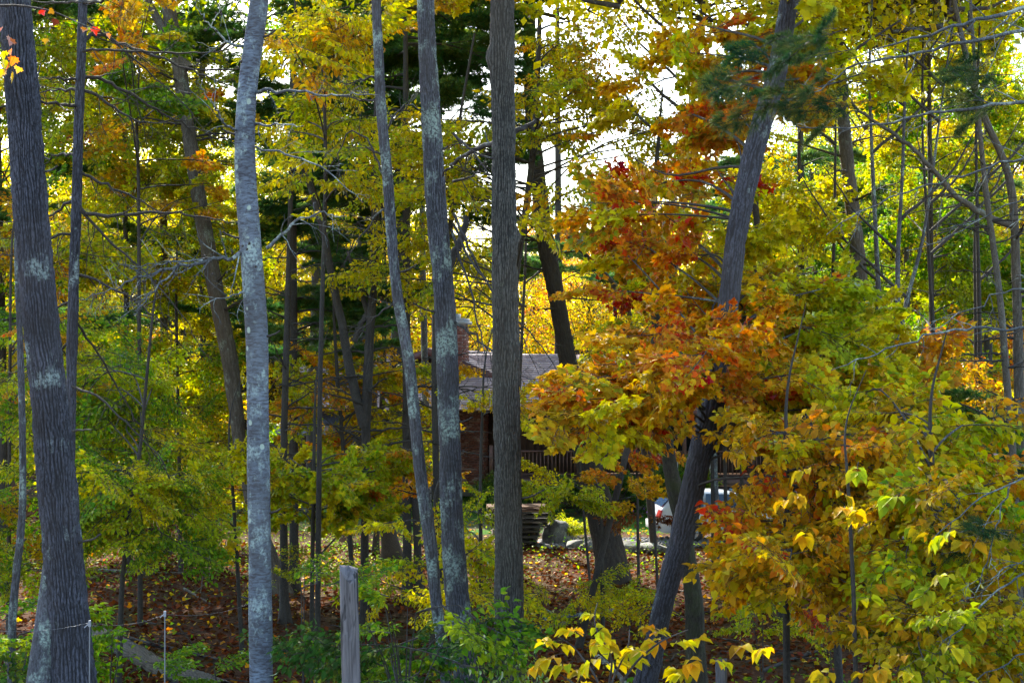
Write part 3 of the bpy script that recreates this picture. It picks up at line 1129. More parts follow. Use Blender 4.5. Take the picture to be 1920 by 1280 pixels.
# gable wall with vertical boards
acc = Acc()
zf = .62                                      # floor / foundation height
wallx0, wallx1 = -5.6, 4.7
acc.add([(wallx0, .45, zf), (wallx1, .45, zf), (wallx1, .45, rz_at(wallx1) - .17), (0, .45, HZ - .19), (wallx0, .45, rz_at(wallx0) - .17),
         ], [[0, 1, 2, 3, 4]])
acc.add([(wallx1, .45, zf), (wallx1, RL - .4, zf), (wallx1, RL - .4, rz_at(wallx1) - .17), (wallx1, .45, rz_at(wallx1) - .17)], [[0, 1, 2, 3]])
acc.add([(wallx0, .45, zf), (wallx0, RL - .4, zf), (wallx0, RL - .4, rz_at(wallx0) - .17), (wallx0, .45, rz_at(wallx0) - .17)], [[0, 3, 2, 1]])
wl = link('wall', acc.mesh('wall', [SIDING]), house)
bw = .3
x = wallx0
bme = {}
while x < wallx1 - bw:
    zt = min(rz_at(x), rz_at(x + bw)) - .2
    h = round((zt - zf) / 2, 3)
    acc = Acc(); acc.box((x + bw / 2 - .005, .425, zf + h), (bw / 2 - .012, .018, h))
    link('siding_board', acc.mesh('siding_board', [SIDING]), wl)
    x += bw
acc = Acc(); acc.box(((wallx0 + wallx1) / 2, .45 + .13, (zf - .6) / 2), ((wallx1 - wallx0) / 2 - .02, .12, (zf + .6) / 2 - .003))
link('foundation', acc.mesh('foundation', [CONC]), house)


def brickwork(acc, x0, x1, y0, y1, z0, z1, seed=0):
    """outer bricks on the front and both sides of a stack with recessed joints"""
    r = random.Random(seed)
    bl, bh, jt = .2, .065, .012
    z = z0; c = 0
    while z + bh <= z1 + .001:
        off = -(bl / 2) if c % 2 else 0
        x = x0 + off
        while x < x1 - .03:
            a = max(x, x0); b = min(x + bl - jt, x1)
            if b - a > .03: acc.box(((a + b) / 2, y0 + .02 + r.uniform(-.004, .004), z + bh / 2 - jt / 2), ((b - a) / 2, .045, bh / 2 - jt / 2), rnd=r.random())
            x += bl
        for sx, xx in ((1, x1), (-1, x0)):
            y = y0 + .07 + (bl / 2 if c % 2 else 0)
            while y < y1 - .03:
                b = min(y + bl - jt, y1)
                acc.box((xx - sx * .02, (y + b) / 2, z + bh / 2 - jt / 2), (.045, (b - y) / 2, bh / 2 - jt / 2), rnd=r.random())
                y += bl
        z += bh; c += 1


ch = Acc(); ch.box((1.42, .05, .35 + 1.3), (.78, .28, 1.6)); ch.box((.94, .15, 3.6 + 1.4), (.42, .3, 1.55 ))
cho = link('chimney', ch.mesh('chimney', [MORTAR]), house)
acc = Acc()
brickwork(acc, .62, 2.22, -.27, .33, .5, 3.25, 3)
brickwork(acc, .5, 1.38, -.19, .47, 3.25, 6.35, 4)
props(link('brick_courses', acc.mesh('brick_courses', [BRICK]), cho), kind='stuff')
acc = Acc(); acc.box((.94, .14, 6.42), (.54, .42, .06)); acc.box((.94, .14, 6.53), (.48, .37, .05)); acc.box((.94, .14, 6.66), (.2, .16, .09))
link('chimney_cap', acc.mesh('chimney_cap', [CONC]), cho)
acc = Acc(); acc.box((2.95, .39, zf + 1.05), (.45, .03, 1.05))
dr_ = link('door', acc.mesh('door', [simple('door_black_brown', (.02, .012, .01), .5)]), house)
acc = Acc(); acc.box((2.6, .34, zf + 1.0), (.02, .03, .06)); link('handle', acc.mesh('handle', [simple('brass', (.5, .4, .2), .3, metallic=1)]), dr_)
for wx, wz, hw, hh in ((-2.4, 1.9, .6, .55), (-.6, 1.9, .5, .55)):
    acc = Acc()
    for dx, dz, a, b in ((0, hh, hw + .06, .05), (0, -hh, hw + .06, .05), (hw, 0, .05, hh - .052), (-hw, 0, .05, hh - .052), (0, 0, .02, hh - .052)):
        acc.box((wx + dx, .38, wz + dz), (a, .035, b))
    wf = link('window', acc.mesh('window', [TRIM]), house)
    acc = Acc(); acc.box((wx, .40, wz), (hw - .055, .01, hh - .055)); link('pane', acc.mesh('pane', [GLASSD]), wf)
# low lean-to roof at the left with a bluish gutter edge
acc = Acc()
v = [(-5.9, -2.2, 2.35), (.3, -2.2, 2.35), (.3, .4, 3.0), (-5.9, .4, 3.0)]
v += [(a, b, c - .1) for a, b, c in v]
acc.add(v, [[0, 1, 2, 3], [4, 7, 6, 5], [0, 4, 5, 1], [1, 5, 6, 2], [2, 6, 7, 3], [3, 7, 4, 0]])
link('lean_to_roof', acc.mesh('lean_to_roof', [simple('metal_roof_slate', (.09, .11, .15), .4, .15)]), house)
for xx in (-5.7, -3.7, -1.7, .1):
    acc = Acc(); acc.box((xx, -2.0, 1.1), (.06, .06, 1.16)); link('post', acc.mesh('post', [RAIL]), house)

# right wing: long roof facing the camera, porch below it
WB = P(1050, 900, 52.0); wz0 = hz0
wing = root('house_wing', 'long wing of the brown house with shingle roof over a railed porch', 'house', (WB[0], WB[1], wz0), rz=math.radians(-3))
WL = 9.8
ZE = P(1144, 771, 48.6)[2] - wz0                # porch eave height
acc = Acc()
ysl = lambda y: ZE + (y + 3.4) * math.tan(math.radians(19))
v = [(-.4, -3.4, ysl(-3.4)), (WL, -3.4, ysl(-3.4)), (WL, 2.6, ysl(2.6)), (-.4, 2.6, ysl(2.6))]
v += [(a, b, c - .15) for a, b, c in v]
acc.add(v, [[0, 1, 2, 3], [4, 7, 6, 5], [0, 4, 5, 1], [1, 5, 6, 2], [2, 6, 7, 3], [3, 7, 4, 0]])
v = [(-.4, 2.6, ysl(2.6)), (WL, 2.6, ysl(2.6)), (WL, 7.5, ysl(2.6) - 1.6), (-.4, 7.5, ysl(2.6) - 1.6)]
acc.add(v, [[0, 1, 2, 3]])
rw = link('roof', acc.mesh('roof', [TRIM]), wing)
# courses: reuse shingles() by building in a turned frame
sh = shingles(rw, 'shingle_courses', -2.6, 3.45, -WL, .4, lambda x: ysl(-x) + .012, seed=5)
sh.rotation_euler = (0, 0, -PI / 2)
acc = Acc(); acc.box((WL / 2 - .2, -3.44, ZE - .05), (WL / 2 + .22, .04, .11)); link('gutter', acc.mesh('gutter', [TRIM]), wing)
ZD = P(1000, 897, 48.6)[2] - wz0                # deck height
acc = Acc()
acc.box((WL / 2, 0, (ysl(0) + ZD) / 2 - .1), (WL / 2, .06, (ysl(0) - ZD) / 2 - .1))
acc.box((WL - .06, 3.4, 2), (.06, 3.3, 1.6))
ww = link('wall', acc.mesh('wall', [SIDING]), wing)
for i in range(int(WL / .3)):
    acc = Acc(); acc.box((.15 + i * .3, -.075, (ysl(0) + ZD) / 2 - .12), (.137, .014, (ysl(0) - ZD) / 2 - .13)); link('siding_board', acc.mesh('siding_board', [SIDING]), ww)
for wx in (1.6, 4.2, 7.2):
    acc = Acc(); wz = ZD + 1.3
    for dx, dz, a, b in ((0, .6, .66, .05), (0, -.6, .66, .05), (.6, 0, .05, .548), (-.6, 0, .05, .548), (0, 0, .02, .548)):
        acc.box((wx + dx, -.12, wz + dz), (a, .03, b))
    wf = link('window', acc.mesh('window', [TRIM]), wing)
    acc = Acc(); acc.box((wx, -.1, wz), (.545, .01, .545)); link('pane', acc.mesh('pane', [GLASSD]), wf)
acc = Acc()
acc.box((WL / 2 - 1.2, -1.66, ZD - .13), (WL / 2 + 1.2, 1.58, .1))
link('deck', acc.mesh('deck', [simple('deck_wood', (.09, .05, .045), .8)]), wing)
acc = Acc(); acc.box((WL / 2 - 1.2, -3.1, ZD / 2 - .2), (WL / 2 + 1.1, .03, ZD / 2 - .05)); link('deck_skirt', acc.mesh('deck_skirt', [simple('deck_skirt_dark', (.035, .02, .02), .9)]), wing)  # skirt board in a darker brown than the deck
for xx in (-2.3, .7, 3.1, 4.3, 6.6, 9.4):
    acc = Acc(); top = ZE - .12 if xx > 0 else ZD + 1.1
    acc.box((xx, -3.2, (top + ZD) / 2 + .0), (.065, .065, (top - ZD) / 2 + .02)); link('post', acc.mesh('post', [RAIL]), wing)
RT = ZD + .92
for a, b in ((-2.3, .7), (.7, 3.1), (4.3, 6.6), (6.6, 9.4), (3.1, 4.3)):
    acc = Acc(); acc.box(((a + b) / 2, -3.2, RT), ((b - a) / 2 - .068, .045, .03)); acc.box(((a + b) / 2, -3.2, ZD + .14), ((b - a) / 2 - .068, .03, .025))
    rl = link('railing', acc.mesh('railing', [RAIL]), wing)
    n = int((b - a) / .13)
    acc = Acc(); acc.box((0, 0, (RT + ZD + .135) / 2), (.018, .018, (RT - ZD - .2) / 2)); bm_ = acc.mesh('baluster', [RAIL])
    for i in range(1, n):
        link('baluster', bm_, rl, (a + (b - a) * i / n, -3.2, 0))


def wing_pt(x, y, z):
    a = math.radians(-3)
    return (WB[0] + x * math.cos(a) - y * math.sin(a), WB[1] + x * math.sin(a) + y * math.cos(a), wz0 + z)


# white chairs on the porch
WHITE = simple('white_plastic', (.75, .76, .78), .5, .06)
def chair(x, y, rz, lab):
    t = root('porch_chair', lab, 'chair', wing_pt(x, y, ZD - .03), 'white chairs on the porch', rz)
    acc = Acc(); acc.box((0, 0, .42), (.24, .24, .02)); link('seat', acc.mesh('seat', [WHITE]), t)
    acc = Acc()
    Rm = np.array(Euler((-.18, 0, 0)).to_matrix())
    for i in range(5): acc.box((-.19 + i * .095, .26, .70), (.036, .012, .27), Rm)
    acc.box((0, .3, .97), (.24, .02, .03)); link('backrest', acc.mesh('backrest', [WHITE]), t)
    for sx in (-1, 1):
        acc = Acc(); acc.box((sx * .26, .0, .62), (.03, .24, .014)); link('armrest', acc.mesh('armrest', [WHITE]), t)
        for sy in (-1, 1):
            acc = Acc(); acc.box((sx * .25, sy * .21, .31 if sy < 0 else .2), (.02, .02, .3 if sy < 0 else .2)); link('leg', acc.mesh('leg', [WHITE]), t)


chair(3.8, -2.2, .4, 'white plastic chair on the porch seen through the gap between railings')
chair(5.0, -2.3, -.2, 'white chair behind the porch balusters, right of the gap in the railing')
# folded-open patterned umbrella hanging under the eave
t = root('parasol', 'purple, white and blue patterned parasol open under the porch eave', 'parasol', wing_pt(2.85, -3.95, 0))
acc = Acc()
m_, nt_, b_, L_ = mat('parasol_cloth')
tc = nt_.nodes.new('ShaderNodeAttribute'); tc.attribute_name = 'rnd'
L_(ramp(nt_, tc.outputs['Fac'], [(0, (.3, .2, .55)), (.4, (.6, .5, .75)), (.7, (.08, .15, .55)), (1, (.55, .1, .3))], 'CONSTANT'), b_.inputs['Base Color'])
ph = wing_pt(0, 0, 0)[2]
for k in range(8):
    a0, a1 = k * PI / 4, (k + 1) * PI / 4
    for j, (r0, r1, z0, z1) in enumerate(((0.02, .3, .35, .3), (.3, .55, .3, .17), (.55, .75, .17, -.02))):
        V = [(r0 * math.cos(a0), r0 * math.sin(a0), z0), (r1 * math.cos(a0), r1 * math.sin(a0), z1), (r1 * math.cos(a1), r1 * math.sin(a1), z1), (r0 * math.cos(a1), r0 * math.sin(a1), z0)]
        acc.add(np.array(V) + [0, 0, ZE - .32], [[0, 1, 2, 3]], 0, np.full(4, ((k * 3 + j * 2) % 8) / 8))
link('canopy', acc.mesh('canopy', [m_]), t)
acc = Acc(); acc.tube(np.array([(0, 0, .05), (0, 0, ZE + .06)]), .018, 8); link('pole', acc.mesh('pole', [RAIL]), t)
acc = Acc(); acc.box((0, 0, .02), (.22, .22, .06)); link('base', acc.mesh('base', [CONC]), t)


# ------------------------------------------------------------------ bushes by the porch
def bush(px, py, d, rx, rz_, pal, lab, n=34, fam_='small', sc=1.2, flowers=None):
    c = P(px, py, d)
    g = g1(c[0], c[1])
    t = root('bush', lab, 'bush', (c[0], c[1], g), 'bushes in front of the porch')
    acc = Acc()
    for k in range(7):
        a = k * .9; acc.tube(np.array([(0, 0, 0), (rx * .3 * math.cos(a), rx * .3 * math.sin(a), rz_ * .5), (rx * .6 * math.cos(a + .3), rx * .6 * math.sin(a + .3), rz_ * .9)]), [.03, .02, .01], 5, cap=False)
    link('stem', acc.mesh('stem', [BARK['dark']]), t)
    b = np.array(t.location)
    for k in range(n):
        a = random.random() * 6.28; h = random.random() ** .7; rr = rx * math.sqrt(random.random()) * math.sqrt(max(.1, 1 - (h - .3) ** 2))
        put_spray(t, b, b + np.array([rr * math.cos(a) * .55, rr * math.sin(a) * .5, h * rz_ * .75]), a, fam_, pal, sc, pitch=random.uniform(.2, 1.2))
    if flowers:
        acc = Acc(); N = 40
        q = rng.normal(0, 1, (N, 3)); q /= np.linalg.norm(q, axis=1)[:, None]; q[:, 2] = abs(q[:, 2]); q[:, 1] = -abs(q[:, 1])
        place_leaves(acc, T_MAPLE2, q * [rx * .9, rx * .8, rz_ * .95], rng.normal(0, 1, (N, 3)), q, np.full(N, .09), 0)
        props(link('blossom', acc.mesh('blossom', [flowers]), t), kind='stuff')


bush(1085, 930, 47.5, .8, 1.0, 'dark', 'bluish green bush left of the thick tree in front of the porch rail')
bush(1150, 925, 47.2, .95, 1.1, [('dark', 2), ('green', 1)], 'round green bush right of the thick tree in front of the porch')
bush(1232, 935, 47.0, .95, 1.35, 'dark', 'very dark bush dotted with small purple flowers by the porch', flowers=simple('flower_purple', (.25, .08, .5), .6))
bush(1300, 930, 48.0, .9, 1.5, [('dark', 1), ('green', 1)], 'green bush by the porch seen between the two leaning trunks')
bush(950, 935, 47.5, .7, .8, 'dark', 'low dark bush by the house foundation near the door')


# ------------------------------------------------------------------ stack of pallets
PW = simple('pallet_wood_weathered', (.06, .05, .042), .9, .4, 12, b_=.4)
PWO = simple('pallet_wood_orange', (.15, .07, .03), .85, .3, 12, b_=.3)
pb = P(966, 1020, 39.7)
pg = g1(pb[0], pb[1])
slat_me = {}
def pallet(i, z, x, wd, rz, m, lab, loose=False):
    t = root('pallet', lab, 'pallet', (pb[0] + x, pb[1], z), 'stacked wooden pallets', rz)
    key = (wd, m.name)
    if key not in slat_me:
        a = Acc(); a.box((0, 0, 0), (wd / 2, .05, .011)); s1 = a.mesh('slat', [m])
        a = Acc(); a.box((0, 0, 0), (.022, .5, .045)); s2 = a.mesh('stringer', [m])
        slat_me[key] = (s1, s2)
    s1, s2 = slat_me[key]
    for k in range(3): link('stringer', s2, t, ((k - 1) * (wd / 2 - .03), 0, .068))
    for k in range(6): link('slat', s1, t, (random.uniform(-.02, .02), -.44 + k * .176, .126))
    for k in range(3): link('slat', s1, t, (random.uniform(-.02, .02), -.44 + k * .44, .0115))


ord_ = ['bottom', 'second', 'third', 'fourth', 'fifth', 'sixth', 'seventh', 'topmost']
wds = [1.15, 1.15, 1.25, 1.2, 1.5, 1.9, 1.75, 1.65]
for i in range(8):
    o_ = ord_[i]
    pallet(i, pg + .01 + i * .139, [.0, .05, .0, .08, .1, .12, .2, .05][i], wds[i], [.04, -.06, .1, 0, .12, -.05, .03, .08][i], PWO if i == 7 else PW,
           {0: 'weathered wooden pallet resting on the ground at the bottom of the stack', 7: 'orange brown pallet topmost of the stack'}.get(i, f'weathered wooden pallet, {o_} from the bottom of the stack'))


# ------------------------------------------------------------------ white car
def carpaint():
    m, nt, b, L = mat('car_paint_white')
    n = noise(nt, 3, 4, coords(nt))
    L(ramp(nt, n, [(.3, (.4, .44, .5)), (.7, (.5, .54, .6))]), b.inputs['Base Color'])
    b.inputs['Roughness'].default_value = .3; b.inputs['Coat Weight'].default_value = .6
    return m


cb = P(1237, 1015, 38.9)
cx, cy = cb[0], cb[1] + 1.9
car = root('parked_car', 'white hatchback parked on the gravel behind yellow leaves, its tail beside the mossy trunk', 'car', (cx, cy, g1(cx + 2, cy) + .03), rz=math.radians(4))
prof = [(0.0, .45), (0.02, .62), (.05, .86), (.12, .98), (.5, 1.38), (.8, 1.45), (1.6, 1.47), (2.3, 1.42), (3.05, 1.02), (3.3, .97), (4.15, .84), (4.35, .66), (4.4, .45), (4.36, .3), (.06, .28)]
belt = .93
# body shell: cross-sections along the car
acc = Acc()
xs_ = [0.0, .06, .14, .3, .5, .8, 1.2, 1.7, 2.2, 2.5, 2.8, 3.05, 3.3, 3.7, 4.1, 4.32, 4.4]
topz = np.interp(xs_, [0, .05, .12, .5, .8, 1.6, 2.3, 3.05, 3.3, 4.15, 4.35, 4.4], [.7, .88, .98, 1.38, 1.45, 1.47, 1.42, 1.02, .97, .84, .7, .6])
botz = np.interp(xs_, [0, .1, 4.3, 4.4], [.42, .28, .26, .42])
hw = np.interp(xs_, [0, .15, .6, 3.6, 4.2, 4.4], [.68, .8, .87, .87, .78, .6])
rows = []
for x, zt, zb, w_ in zip(xs_, topz, botz, hw):
    sh_ = min(zt, belt)
    cab = max(0, zt - belt)
    ring = [(x, -w_ * .9, zb), (x, -w_, zb + .12), (x, -w_ * 1.01, .6 * sh_ + .4 * zb), (x, -w_ * .97, sh_ - .03), (x, -w_ * (.97 - .24 * min(1, cab * 2.2)) if cab > .03 else -w_ * .9, zt - .05 if cab > .03 else sh_), (x, -w_ * .45, zt)]
    ring += [(a, -b, c) for a, b, c in ring[::-1]]
    rows.append(ring)
R_ = np.array(rows); nr_, nc_ = R_.shape[:2]
i, j = np.meshgrid(np.arange(nr_ - 1), np.arange(nc_ - 1), indexing='ij')
a = (i * nc_ + j).ravel()
acc.add(R_.reshape(-1, 3), np.stack([a, a + nc_, a + nc_ + 1, a + 1], -1))
b0 = np.arange(nr_ - 1) * nc_
acc.add(R_.reshape(-1, 3), np.stack([b0, b0 + nc_ - 1, b0 + 2 * nc_ - 1, b0 + nc_], -1))
acc.add(R_[0], [list(range(nc_))]); acc.add(R_[-1], [list(range(nc_))[::-1]])
body = link('body', acc.mesh('body', [carpaint()], False), car)
bv = body.modifiers.new('smooth', 'SUBSURF'); bv.levels = 1; bv.render_levels = 1
CG = simple('car_glass', (.03, .06, .12), .08, .1)
BLK = simple('rubber_black', (.02, .02, .02), .7)
def quadpart(name, pts, th, m, parent=None):
    acc = Acc(); p = np.array(pts, float)
    n = np.cross(p[1] - p[0], p[2] - p[0]); n /= np.linalg.norm(n)
    k = len(p)
    acc.add(np.concatenate([p + n * th, p - n * th]), [list(range(k)), list(range(2 * k - 1, k - 1, -1))])
    acc.add(np.concatenate([p + n * th, p - n * th]), [[q, (q + 1) % k, (q + 1) % k + k, q + k] for q in range(k)])
    return link(name, acc.mesh(name, [m]), parent or car)


for sy in (-1, 1):
    quadpart('side_window', [(.55, sy * .845, .96), (1.3, sy * .855, .95), (1.3, sy * .70, 1.35), (.78, sy * .70, 1.36)], .03, CG)
    quadpart('side_window', [(1.38, sy * .855, .95), (2.25, sy * .855, .95), (2.2, sy * .70, 1.34), (1.38, sy * .70, 1.36)], .03, CG)
    quadpart('side_window', [(2.32, sy * .855, .95), (2.95, sy * .85, .96), (2.36, sy * .70, 1.32), (2.28, sy * .70, 1.33)], .03, CG)
    quadpart('tail_light', [(.0, sy * .62, .72), (.06, sy * .80, .72), (.12, sy * .80, .92), (.08, sy * .62, .92)], .03, simple('tail_red', (.55, .03, .02), .3))
    quadpart('headlight', [(4.2, sy * .74, .62), (4.33, sy * .5, .6), (4.22, sy * .5, .76), (4.1, sy * .74, .77)], .03, simple('lamp_clear', (.6, .6, .62), .15))
    for wx in (.95, 3.5):
        acc = Acc(); tt = np.linspace(0, 2 * PI, 25)[:-1]
        for rr_, yy in ((.31, 0),):
            ring = np.stack([wx + .31 * np.cos(tt), np.full(24, sy * .72), .31 + .31 * np.sin(tt)], 1)
            ring2 = ring.copy(); ring2[:, 1] = sy * .9
            inn = np.stack([wx + .2 * np.cos(tt), np.full(24, sy * .9), .31 + .2 * np.sin(tt)], 1)
            k = np.arange(24); k2 = (k + 1) % 24
            acc.add(np.concatenate([ring, ring2, inn]), np.concatenate([np.stack([k, k2, k2 + 24, k + 24], -1), np.stack([k + 24, k2 + 24, k2 + 48, k + 48], -1)]))
        wh = link('wheel', acc.mesh('wheel', [BLK]), car)
        acc = Acc()
        c = np.array([[wx, sy * .87, .31]])
        inn2 = inn.copy(); inn2[:, 1] = sy * .87
        for q in range(5):
            an = q * 2 * PI / 5
            acc.box((wx + .1 * math.cos(an), sy * .885, .31 + .1 * math.sin(an)), (.1, .012, .03), np.array(Euler((0, -an, 0)).to_matrix()))
        acc.add(np.concatenate([inn2, c]), [[q, (q + 1) % 24, 24] for q in range(24)])
        link('rim', acc.mesh('rim', [simple('rim_grey', (.35, .36, .38), .35, metallic=.8)]), wh)
        # dark arch
        acc = Acc(); t2 = np.linspace(-.15, PI + .15, 15)
        o_ = np.stack([wx + .39 * np.cos(t2), np.full(15, sy * .885), .31 + .37 * np.sin(t2)], 1); i_ = np.stack([wx + .30 * np.cos(t2), np.full(15, sy * .885), .31 + .30 * np.sin(t2)], 1)
        acc.add(np.concatenate([o_, i_]), [[q, q + 1, q + 16, q + 15] for q in range(14)]); link('wheel_arch', acc.mesh('wheel_arch', [BLK]), car)
quadpart('rear_window', [(.16, -.62, 1.0), (.16, .62, 1.0), (.5, .55, 1.36), (.5, -.55, 1.36)], .02, CG)
quadpart('windscreen', [(2.98, -.68, 1.04), (2.98, .68, 1.04), (2.36, .58, 1.41), (2.36, -.58, 1.41)], .025, CG)
bmat = simple('bumper_grey', (.3, .31, .33), .5)
for bx_, bw_ in ((-.03, .74), (4.4, .66)):
    acc = Acc(); acc.box((bx_, 0, .44), (.055, bw_, .11)); link('bumper', acc.mesh('bumper', [bmat]), car)
acc = Acc(); acc.box((-.012, 0, .8), (.015, .26, .065)); link('number_plate', acc.mesh('number_plate', [WHITE]), car)

# ------------------------------------------------------------------ posts, rods and wire
def weathered():
    m, nt, b, L = mat('weathered_post')
    n = noise(nt, 1, 6, coords(nt, (30, 30, 2.2)), .65, .8)
    n2 = noise(nt, 1, 4, coords(nt, (12, 12, 2)), .6)
    c = ramp(nt, n, [(.3, (.04, .034, .034)), (.5, (.15, .135, .14)), (.75, (.26, .235, .24))])
    c = mix(nt, ramp(nt, n2, [(.55, (0, 0, 0)), (.6, (1, 1, 1))]), c, (.02, .018, .018))
    L(c, b.inputs['Base Color']); b.inputs['Roughness'].default_value = .85
    bump(nt, b, n, .9, .015)
    return m


POST = weathered()
def post(name, px, py_top, d, wpx, lab, tilt=0, cap=False):
    p = P(px, py_top, d)
    r = wpx / FPX * d / 2
    g = g1(p[0], p[1])
    h = p[2] - g
    acc = Acc(); n = 60; seg = 28
    z = np.linspace(-.2, h, n); th = np.arange(seg) / seg * 2 * PI
    TH, ZZ = np.meshgrid(th, z)
    disp = (vnoise(TH / (2 * PI) * 7, ZZ * 1.2, int(px), 7) - .5) * r * .22 - r * .3 * (vnoise(TH / (2 * PI) * 14, ZZ * .7, int(px) + 1, 14) > .8)
    pts = np.stack([z * tilt - h * tilt, z * 0, z], 1)
    pts[-1, 2] += 0
    acc.tube(pts, np.full(n, r), seg, 0, disp=disp, cap=False)
    v = acc.v[0].reshape(n, seg, 3)
    v[-1, :, 2] += (rng.uniform(-.03, .02, seg) + .05 * np.sin(th * 2 + 1)) * (1 if not cap else .15)
    cv = v[-1].mean(0); cv[2] = v[-1, :, 2].max() - .004
    acc.add(np.concatenate([v[-1], [cv]]), [[k, (k + 1) % seg, seg] for k in range(seg)])
    t = root(name, lab, 'fence post', (p[0], p[1], g))
    link('shaft', acc.mesh('shaft', [POST], True), t)
    return t, p


t, p = post('wooden_post', 654, 1078, 9.0, 33, 'split weathered grey wooden post with a ragged top standing above the green shrub', -.03)
t2, p2 = post('wooden_post', 1353, 1236, 12.0, 21, 'short round wooden post with a flat top at the foot of the leaning mossy trunk', 0, True)
METAL = simple('galvanised_rod', (.22, .24, .27), .5, .2, metallic=.5)
INS = simple('insulator_white', (.3, .32, .36), .4)
def rod(px, py, d, lab):
    p = P(px, py, d); g = g1(p[0], p[1]); h = p[2] - g
    t = root('fence_rod', lab, 'fence rod', (p[0], p[1], g), 'thin metal rods of the wire fence')
    acc = Acc(); acc.tube(np.array([(.008, 0, -.15), (0, 0, h)]), .0042, 8); link('rod', acc.mesh('rod', [METAL]), t)
    acc = Acc(); acc.tube(np.array([(0, 0, h - .03), (0, 0, h + .008)]), .009, 8); acc.tube(np.array([(0, -.005, h - .01), (-.03, -.01, h - .035)]), .003, 6)
    link('insulator', acc.mesh('insulator', [INS]), t)
    return p


r1 = rod(309, 1147, 9.5, 'thin upright metal fence rod standing in front of the log')
r0_ = rod(168, 1165, 9.0, 'thin upright metal fence rod touching the edge of the big dark trunk')
left_end = P(-60, 1175, 8.6)
wirepts = [left_end, r0_ + [0, 0, -.005], r1 + [0, 0, -.012], P(470, 1130, 10.2)]
acc = Acc()
for a, b in zip(wirepts[:-1], wirepts[1:]):
    t_ = np.linspace(0, 1, 14)[:, None]
    q = a * (1 - t_) + b * t_; q[:, 2] -= (.04 * 4 * t_ * (1 - t_))[:, 0]
    acc.tube(q, .0006, 5, cap=False)
props(link('fence_wire', acc.mesh('fence_wire', [METAL])), 'thin fence wire sagging between the metal rods near the largest trunk', 'fence wire')


# ------------------------------------------------------------------ logs and fallen branches
def log(name, px_pts, r0, r1, bark, lab, seg=28, cat='log', relief=.0, tw=0, lift=1.0, group=None):
    pts = []
    for px, py in px_pts:
        # where the ray meets the ground
        d = 14.0
        for _ in range(40):
            p = P(px, py, d)
            e = p[2] - g1(p[0], p[1])
            d += e * 3.0 if e > 0 else e * 1.5
            d = min(max(d, 10), 60)
        p = P(px, py, d); pts.append(p)
    pts = np.array(pts)
    n = 260 if relief else 24
    q = smooth_path(pts, n); rad = np.linspace(r0, r1, n)
    q[:, 2] = gz(q[:, 0], q[:, 1]) + rad * .75 * lift
    c = q[0].copy()
    acc = Acc(); disp = None
    th = np.arange(seg) / seg * 2 * PI
    s_ = np.linspace(0, 1, n) * np.linalg.norm(pts[-1] - pts[0])
    TH, SS = np.meshgrid(th, s_)
    disp = (vnoise(TH / (2 * PI) * 5, SS * 2, 3, 5) - .5) * r0 * .25
    if relief:
        hv = np.clip(np.abs(np.sin(PI * (TH / (2 * PI) * 24 + (vnoise(TH / (2 * PI) * 12, SS * 8, 5, 12) - .5) * 1.5))) * (.4 + .8 * vnoise(TH / (2 * PI) * 24, SS * 14, 4, 24)), 0, 1)
        disp = disp + (hv - .5) * relief
    acc.tube(q - c, rad, seg, 0, disp=disp, cap=not relief)
    if relief: acc.r[-1] = hv.ravel()
    t = root(name, lab, cat, tuple(c), group)
    link('stem' if cat != 'log' else 'log_body', acc.mesh(name, [BARK[bark]], True), t)
    for k in range(tw):
        i = random.randint(3, n - 3)
        e = np.array([random.gauss(0, 1), random.gauss(0, .5), abs(random.gauss(.2, .4))]); e /= np.linalg.norm(e)
        l = random.uniform(.3, .9)
        a2 = Acc(); a2.tube(np.array([q[i], q[i] + e * l * .5, q[i] + e * l + [0, 0, -.1 * l]]) - c, [rad[i] * .4, .01, .004], 6, cap=False)
        link('side_branch', a2.mesh('side_branch', [BARK[bark]]), t)
    return t


